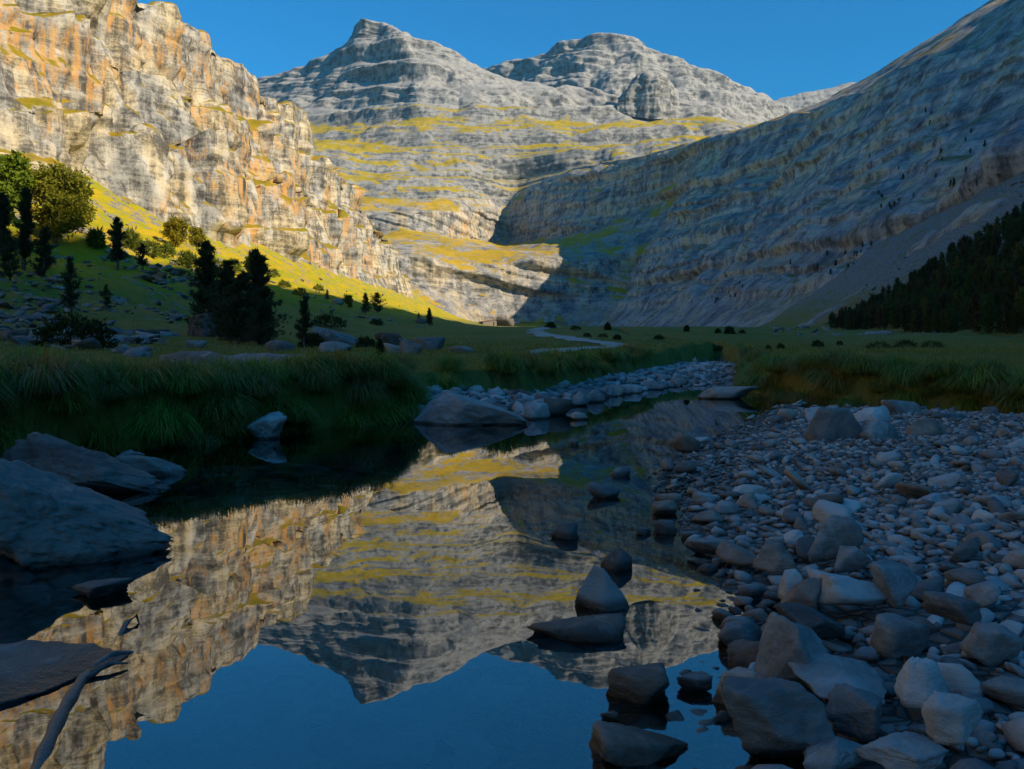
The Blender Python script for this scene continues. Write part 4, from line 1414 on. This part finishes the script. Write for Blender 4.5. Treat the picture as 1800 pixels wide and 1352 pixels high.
for cx0, cy0, sx, sy, n, where in SPOTS:
    near = np.nonzero((np.abs(wpx - cx0) < 2 * sx) & (np.abs(wpy - cy0) < 2 * sy) & (WALL[:, 1] > 100))[0]
    if not len(near):
        continue
    for _ in range(n):
        q = (cx0 + rw.normal(0, sx * 0.6), cy0 + rw.normal(0, sy * 0.6) - (0.5 * rw.normal(0, sx * 0.3)))
        j = near[np.argmin((wpx[near] - q[0]) ** 2 + (wpy[near] - q[1]) ** 2)]
        h = rw.uniform(3.5, 6.5)
        o = link('spruce_tree', MW[rw.randint(8)], loc=(WALL[j, 0], WALL[j, 1], WALL[j, 2] - 0.8))
        o.scale = (h * 1.15, h * 1.15, h)
        o.rotation_euler = (0, 0, rw.uniform(0, 6.28))
        tag(o, 'small dark tree ' + where, 'tree', 'trees ' + where)

# ------------------------------------------------------------------ grass
MAT_GRASS = leaf_material('grass_blades', (0.15, 0.18, 0.03), (0.28, 0.28, 0.06), 0.6)
MAT_STRAW = leaf_material('dry_grass', (0.26, 0.21, 0.09), (0.42, 0.35, 0.17), 0.7)


def blades(r, base, h, w, lean, curl):
    """bent blades, three triangles each, at the points base"""
    n = len(base)
    a = r.uniform(0, 6.283, n)
    out = np.stack([np.cos(a), np.sin(a), 0 * a], 1) * 0.35 + lean
    side = np.stack([-np.sin(a), np.cos(a), 0 * a], 1) * w[:, None]
    up = np.array([0, 0, 1.0])
    m = base + up * (h * 0.55)[:, None] + out * (h * 0.35)[:, None]
    t = base + up * (h * (1 - curl * 0.5))[:, None] + out * (h * (0.8 + curl))[:, None]
    V = np.stack([base - side, base + side, m + side * 0.7, m - side * 0.7, t], 1).reshape(-1, 3)
    i = np.arange(n)[:, None] * 5
    return V, [np.concatenate([i, i + 1, i + 2, i + 3], 1), np.concatenate([i + 3, i + 2, i + 4], 1)]


rg = np.random.RandomState(3)
B, H, W = [], [], []
straw_B, straw_H, straw_W = [], [], []
for (n, y0, y1, hs, ws) in ((92000, 9, 30, 0.17, 0.0055), (50000, 28, 60, 0.20, 0.012), (24000, 55, 130, 0.28, 0.036)):
    y = np.exp(rg.uniform(math.log(y0), math.log(y1), n))
    x = rg.uniform(-0.66, 0.66, n) * y
    g = bank_gap(x, y)
    ok = (g < 0.05) & ((x > -60) | (rg.rand(n) < 0.3))
    x, y, g = x[ok], y[ok], g[ok]
    z = ground_z(x, y)[0]
    tall = 0.65 + 0.8 * sstep(-0.3, 0.5, fbm(x / 3.5, y / 3.5, x * 0, 2, 0.5, 77)) * rg.uniform(0.5, 1.2, len(x))
    tall = tall * np.where(g > -0.7, 1.25, 1.0)
    dry = rg.rand(len(x)) < 0.05 + 0.14 * sstep(-0.1, 0.5, fbm(x / 9, y / 9, x * 0, 2, 0.5, 78))
    P = np.stack([x, y, z - 0.02], 1)
    B.append(P[~dry]); H.append(hs * tall[~dry]); W.append(np.full((~dry).sum(), ws))
    straw_B.append(P[dry]); straw_H.append(hs * 1.35 * tall[dry]); straw_W.append(np.full(dry.sum(), ws * 0.7))
B, H, W = np.concatenate(B), np.concatenate(H), np.concatenate(W)
v, f = blades(rg, B, H, W, np.zeros(3), 0.35)
link('grass', new_mesh('grass', v, f, MAT_GRASS), kind='stuff')
v, f = blades(rg, np.concatenate(straw_B), np.concatenate(straw_H), np.concatenate(straw_W), np.zeros(3), 0.1)
link('dry_grass', new_mesh('dry_grass', v, f, MAT_STRAW), kind='stuff')

# tussocks hanging over the banks
TUS = []
for i in range(6):
    r = np.random.RandomState(700 + i)
    n = 700
    d = r.normal(size=(n, 3))
    d /= np.linalg.norm(d, axis=1, keepdims=True)
    d[:, 2] = np.abs(d[:, 2])
    base = d * np.array([0.30, 0.30, 0.20]) * r.uniform(0.3, 1.0, n)[:, None]
    hh = r.uniform(0.16, 0.40, n)
    a = np.arctan2(d[:, 1], d[:, 0]) + r.normal(0, 0.4, n)
    rr = np.linalg.norm(d[:, :2], axis=1)
    out = np.stack([np.cos(a) * rr, np.sin(a) * rr, 0 * a], 1)
    side = np.stack([-np.sin(a), np.cos(a), 0 * a], 1) * 0.0052
    m = base + out * (hh * 0.30)[:, None] + np.array([0, 0, 1.0]) * (hh * 0.62)[:, None]
    t = base + out * (hh * 0.95)[:, None] + np.array([0, 0, 1.0]) * (hh * (0.75 - 0.75 * rr ** 2))[:, None]
    V = np.stack([base - side, base + side, m + side * 0.8, m - side * 0.8, t], 1).reshape(-1, 3)
    k = np.arange(n)[:, None] * 5
    me = new_mesh('grass_tussock', V, [np.concatenate([k, k + 1, k + 2, k + 3], 1), np.concatenate([k + 3, k + 2, k + 4], 1)], [MAT_GRASS, MAT_STRAW])
    dead = (r.rand(n) < 0.16 + 0.04 * i).astype(np.int32)
    me.polygons.foreach_set('material_index', np.concatenate([dead, dead]))
    TUS.append(me)
rt = np.random.RandomState(44)


def tussock(x, y, sc, lab, grp, dz=0.0):
    o = link('grass_tussock', TUS[rt.randint(6)], loc=(x, y, gz(x, y) + dz))
    o.rotation_euler = (rt.normal(0, 0.12), rt.normal(0, 0.12), rt.uniform(0, 6.28))
    o.scale = (sc, sc, sc * rt.uniform(0.85, 1.1))
    o.color = (rt.uniform(0.9, 1.5), rt.uniform(1.0, 1.45), rt.uniform(0.7, 1.2), 1)
    tag(o, lab, 'grass tussock', grp)


for y in np.arange(8.6, 20.2, 0.42):
    for k in range(3):
        yy = y + rt.uniform(-0.2, 0.2)
        where = 'behind the left boulders' if yy < 12.2 else ('beside the cracked pale rock' if yy < 15.4 else 'next to the broad layered rock')
        lab = ('thick green grass tussock hanging over the water ' if k else 'grass tussock on the left bank\'s rim ') + where
        tussock(float(LEFT_BANK(yy)) - (0.55, 0.16, -0.10)[k] + rt.normal(0, 0.08), yy, rt.uniform(0.95, 1.5), lab, ('rim tussocks ' if k == 0 else 'hanging tussocks ') + where, -0.05)
for y in np.arange(22, 60, 1.5):
    yy = y + rt.uniform(-0.4, 0.4)
    tussock(float(LEFT_BANK(yy)) - 0.3 + rt.normal(0, 0.15), yy, rt.uniform(1.2, 2.0), 'grass tussock on the far left bank above the stony shore', 'tussocks above the stony far shore')
for y in np.concatenate([np.arange(15.0, 30, 0.45), np.arange(30, 62, 1.3)]):
    yy = y + rt.uniform(-0.15, 0.15)
    w_ = 'above the gravel near the photo edge' if yy < 22.5 else ('behind the large dark split boulder' if yy < 28 else 'at the river bend')
    tussock(float(RIGHT_BANK(yy)) - 0.15 + rt.normal(0, 0.12), yy + 0.1, rt.uniform(0.9, 1.4), 'low grass tussock at the right bank\'s foot ' + w_, 'right bank foot tussocks ' + w_, -0.05)
    tussock(float(RIGHT_BANK(yy)) + 0.25 + rt.normal(0, 0.15), yy, rt.uniform(1.2, 1.9), 'green grass tussock on the right bank ' + w_, 'right bank tussocks ' + w_)

# ------------------------------------------------------------------ path, hut, driftwood
PATH = [(976, 574.5), (955, 577), (941, 581), (948, 586), (966, 590), (996, 594.5), (1032, 600), (1060, 603), (1078, 606.5), (1088, 610), (1060, 612.5), (1020, 615), (975, 618), (930, 621)]
pp = np.array([ground_at(*p)[:2] for p in PATH])
t = params([6] * (len(PATH) - 1))
C = catmull(pp, t, 0, 0.5)
T = np.gradient(C, axis=0)
T /= np.linalg.norm(T, axis=1, keepdims=True)
Nn = np.stack([-T[:, 1], T[:, 0]], 1)
half = 1.0 + 0.006 * C[:, 1:2]
rows = []
for k in (-1, -0.33, 0.33, 1):
    Q = C + Nn * half * k
    rows.append(np.stack([Q[:, 0], Q[:, 1], ground_z(Q[:, 0], Q[:, 1])[0] + 0.10 + 0.0012 * Q[:, 1] * (1 - abs(k))], 1))
mp = Mat('path_gravel')
g = mp.noise(mp.pos(), 3.0, 5, 0.7)
mp.principled(mp.mix(g, (0.26, 0.25, 0.23), (0.46, 0.45, 0.42)), 0.95, mp.bump(g, 0.5, 0.05), 0.1)
link('path', new_mesh('path', np.array(rows), grid_faces(4, len(t)), mp.m), kind='structure')

# stone hut
ms = Mat('hut_stone')
v = ms.n('ShaderNodeTexVoronoi', {'Vector': ms.objpos(), 'Scale': 1.4})
ms.principled(ms.mix(ms.xyz(v.outputs['Color'])[0], (0.10, 0.085, 0.075), (0.26, 0.22, 0.19)), 0.95, ms.bump(v.outputs['Distance'], 0.6, 0.1), 0.1)
mr = Mat('hut_roof')
mr.principled(mr.mix(mr.noise(mr.objpos(), 2.0, 5), (0.12, 0.08, 0.065), (0.22, 0.16, 0.13)), 0.9, None, 0.1)
md = Mat('hut_door')
md.principled((0.02, 0.018, 0.016, 1), 0.9)
b = ground_at(858, 571.5)
sc = b[1] / 1500
hut = empty('stone_hut', b, 'small stone hut with a slanting roof at the far end of the meadow', 'hut', None, 0.5)
L, Wd, Hh = 27 * sc, 14 * sc, 9 * sc
Vw = [(-L / 2, -Wd / 2, -2), (L / 2, -Wd / 2, -2), (L / 2, Wd / 2, -2), (-L / 2, Wd / 2, -2),
      (-L / 2, -Wd / 2, Hh * .55), (L / 2, -Wd / 2, Hh), (L / 2, Wd / 2, Hh), (-L / 2, Wd / 2, Hh * .55)]
Fw = np.array([[0, 1, 5, 4], [1, 2, 6, 5], [2, 3, 7, 6], [3, 0, 4, 7]])
link('wall', new_mesh('wall', Vw, Fw, ms.m, smooth=False), hut)
o_, th_ = 1.2 * sc, 1.4 * sc
Vr = []
for dz in (0.02, th_):
    Vr += [(-L / 2 - o_, -Wd / 2 - o_, Hh * .55 - 0.4 * sc + dz), (L / 2 + o_, -Wd / 2 - o_, Hh + 0.4 * sc + dz), (L / 2 + o_, Wd / 2 + o_, Hh + 0.4 * sc + dz), (-L / 2 - o_, Wd / 2 + o_, Hh * .55 - 0.4 * sc + dz)]
Fr = np.array([[3, 2, 1, 0], [4, 5, 6, 7], [0, 1, 5, 4], [1, 2, 6, 5], [2, 3, 7, 6], [3, 0, 4, 7]])
link('roof', new_mesh('roof', Vr, Fr, mr.m, smooth=False), hut)
dw, dh = 2.2 * sc, 5.6 * sc
x0, yd = L / 2 - 7 * sc, -Wd / 2 - 0.04
Vd = [(x0, yd, -1), (x0 + dw, yd, -1), (x0 + dw, yd, dh), (x0, yd, dh), (x0, yd - .1, -1), (x0 + dw, yd - .1, -1), (x0 + dw, yd - .1, dh), (x0, yd - .1, dh)]
link('door', new_mesh('door', Vd, np.array([[4, 5, 6, 7], [0, 4, 7, 3], [5, 1, 2, 6], [7, 6, 2, 3]]), md.m, smooth=False), hut)

# driftwood in the shallows
mw = Mat('wet_wood')
q = mw.objpos()
n = mw.noise(mw.scale(q, (3, 3, 3)), 4.0, 5, 0.7, 0.5)
mw.principled(mw.mix(n, (0.07, 0.05, 0.045), (0.26, 0.18, 0.155)), 0.45, mw.bump(n, 0.6, 0.02), 0.4)
lp = [(40, 1390, -0.03), (78, 1320, -0.006), (105, 1262, 0.004), (132, 1215, 0.002), (158, 1178, -0.008), (196, 1155, 0.006), (230, 1147, -0.006), (252, 1135, -0.05)]
pw = [on_plane(a, b_, 0.0)[:2] + (c,) for a, b_, c in lp]
pc = catmull(np.array(pw), params([4] * 7), 0, 0.5)
rad = np.interp(np.linspace(0, 1, len(pc)), [0, 0.5, 1], [0.026, 0.022, 0.008])
rad = rad * (1 + 0.15 * np.sin(np.arange(len(pc)) * 1.9))
V1, F1 = tube(pc, rad, 9)
log = link('driftwood_branch', new_mesh('driftwood_branch', V1, F1, mw.m))
tag(log, 'waterlogged dead branch lying half sunk in the bottom left shallows', 'branch')
tw = [on_plane(a, b_, 0.0)[:2] + (c,) for a, b_, c in [(150, 1196, 0.0), (190, 1178, 0.03), (225, 1172, 0.015)]]
V2, F2 = tube(tw, [0.016, 0.010, 0.004], 6)
link('side_twig', new_mesh('side_twig', V2, F2, mw.m), log)
tw2 = [on_plane(a, b_, 0.0)[:2] + (c,) for a, b_, c in [(206, 1122, -0.02), (222, 1102, 0.02), (240, 1092, 0.03), (246, 1098, -0.01)]]
V3, F3 = tube(tw2, [0.012, 0.014, 0.010, 0.003], 6)
o = link('driftwood_twig', new_mesh('driftwood_twig', V3, F3, mw.m))
tag(o, 'short crooked twig poking from the water above the sunken branch', 'twig')

# ------------------------------------------------------------------ scree and outcrops on the slopes
rs = np.random.RandomState(91)
MAT_SCREE = stone_material('scree_rock', ((0.07, 0.068, 0.066), (0.28, 0.265, 0.25)), wet=False, scale=0.3, lichen=0.4)
SC = []


def scree(n, xr, yr, size, tone, keep):
    y = np.exp(rs.uniform(math.log(yr[0]), math.log(yr[1]), n))
    x = y * rs.uniform(xr[0], xr[1], n) + xr[2]
    nse = fbm(x / 14, y / 22, x * 0, 3, 0.55, 93)
    r = size[0] * (size[1] / size[0]) ** (rs.rand(n) ** 2.2)
    ok = rs.rand(n) < sstep(keep[0], keep[1], nse)
    SC.extend(zip(x[ok], y[ok], r[ok], [tone] * int(ok.sum())))


scree(2600, (-0.62, -0.36, -4), (52, 260), (0.25, 1.25), 0, (-0.25, 0.25))
scree(900, (-0.55, -0.33, 0), (230, 420), (0.6, 3.4), 1, (-0.1, 0.3))
scree(900, (-0.36, -0.10, 0), (380, 1100), (0.6, 2.6), 1, (0.0, 0.4))
scree(700, (0.30, 0.62, 0), (190, 520), (0.4, 2.2), 2, (-0.2, 0.3))
SC.sort(key=lambda s: -s[2] / s[1])
SCM = [stone_verts(4000 + i, 3, 7, 20, (1.3, 0.9, 0.42 + 0.04 * (i % 5)), 0.05) for i in range(10)]
SCM1 = [stone_verts(4100 + i, 1, 7, 14, (1.3, 0.9, 0.5), 0.03) for i in range(8)]
SME = [new_mesh('rock', v, f, MAT_SCREE) for v, f in SCM]
VJ, FJ, nv = [], [], 0
xs = np.array([s[0] for s in SC])
ys = np.array([s[1] for s in SC])
zs_ = ground_z(xs, ys)[0]
LAB = ['angular grey rock in the shaded scree', 'tan rock on the sunlit grass slope under the cliff', 'grey rock among the trees of the shaded forest slope']
for i, (x, y, r, tone) in enumerate(SC):
    yaw = rs.uniform(0, 6.28)
    tx, ty = rs.normal(0, 0.2, 2) + (0, 0.25 if tone < 2 else -0.25)
    if i < 130:
        o = link('rock', SME[rs.randint(10)], loc=(x, y, zs_[i] + r * 0.1))
        o.rotation_euler = (tx, ty, yaw)
        o.scale = (r, r, r)
        o.color = [GREY, (1.35, 1.05, 0.72, 1), GREY][tone]
        px = 900 + 1500 * x / y
        ext = ['', '', ''] if tone else ['', ' left of the thin young pine' if px < 120 else ' right of the thin young pine', '']
        size = 'big ' if r > 0.8 else 'small '
        tag(o, size + LAB[tone] + ext[0] + ext[1], 'rock', size + ['shaded scree rocks', 'sunlit slope rocks', 'forest slope rocks'][tone] + ext[1])
    else:
        Vs, Fs = SCM1[rs.randint(8)]
        c, s_ = math.cos(yaw), math.sin(yaw)
        R = np.array([[c, -s_, 0], [s_, c, 0], [0, 0, 1]]) @ np.array([[1, 0, ty], [0, 1, -tx], [-ty, tx, 1]])
        VJ.append((Vs * r) @ R.T + np.array([x, y, zs_[i] + r * 0.1]))
        FJ.append(Fs + nv)
        nv += len(Vs)
link('scree', new_mesh('scree', np.concatenate(VJ), np.concatenate(FJ), MAT_SCREE), kind='stuff')
print('scree', len(SC))

# ------------------------------------------------------------------ the valley's air
hb = [(-3600, -1700, -18), (3600, -1700, -18), (3600, 7400, -18), (-3600, 7400, -18), (-3600, -1700, 2250), (3600, -1700, 2250), (3600, 7400, 2250), (-3600, 7400, 2250)]
hf = np.array([[3, 2, 1, 0], [4, 5, 6, 7], [0, 1, 5, 4], [1, 2, 6, 5], [2, 3, 7, 6], [3, 0, 4, 7]])
mh = bpy.data.materials.new('haze_air')
mh.use_nodes = True
mh.node_tree.nodes.clear()
vo = mh.node_tree.nodes.new('ShaderNodeVolumePrincipled')
vo.inputs['Color'].default_value = (0.30, 0.68, 1.0, 1)
vo.inputs['Density'].default_value = 0.000018
vo.inputs['Anisotropy'].default_value = 0.0
mo = mh.node_tree.nodes.new('ShaderNodeOutputMaterial')
mh.node_tree.links.new(vo.outputs[0], mo.inputs['Volume'])
link('haze', new_mesh('haze', hb, hf, mh, smooth=False), kind='stuff')
print('triangles', sum(len(m.loops) - 2 * len(m.polygons) for m in bpy.data.meshes))
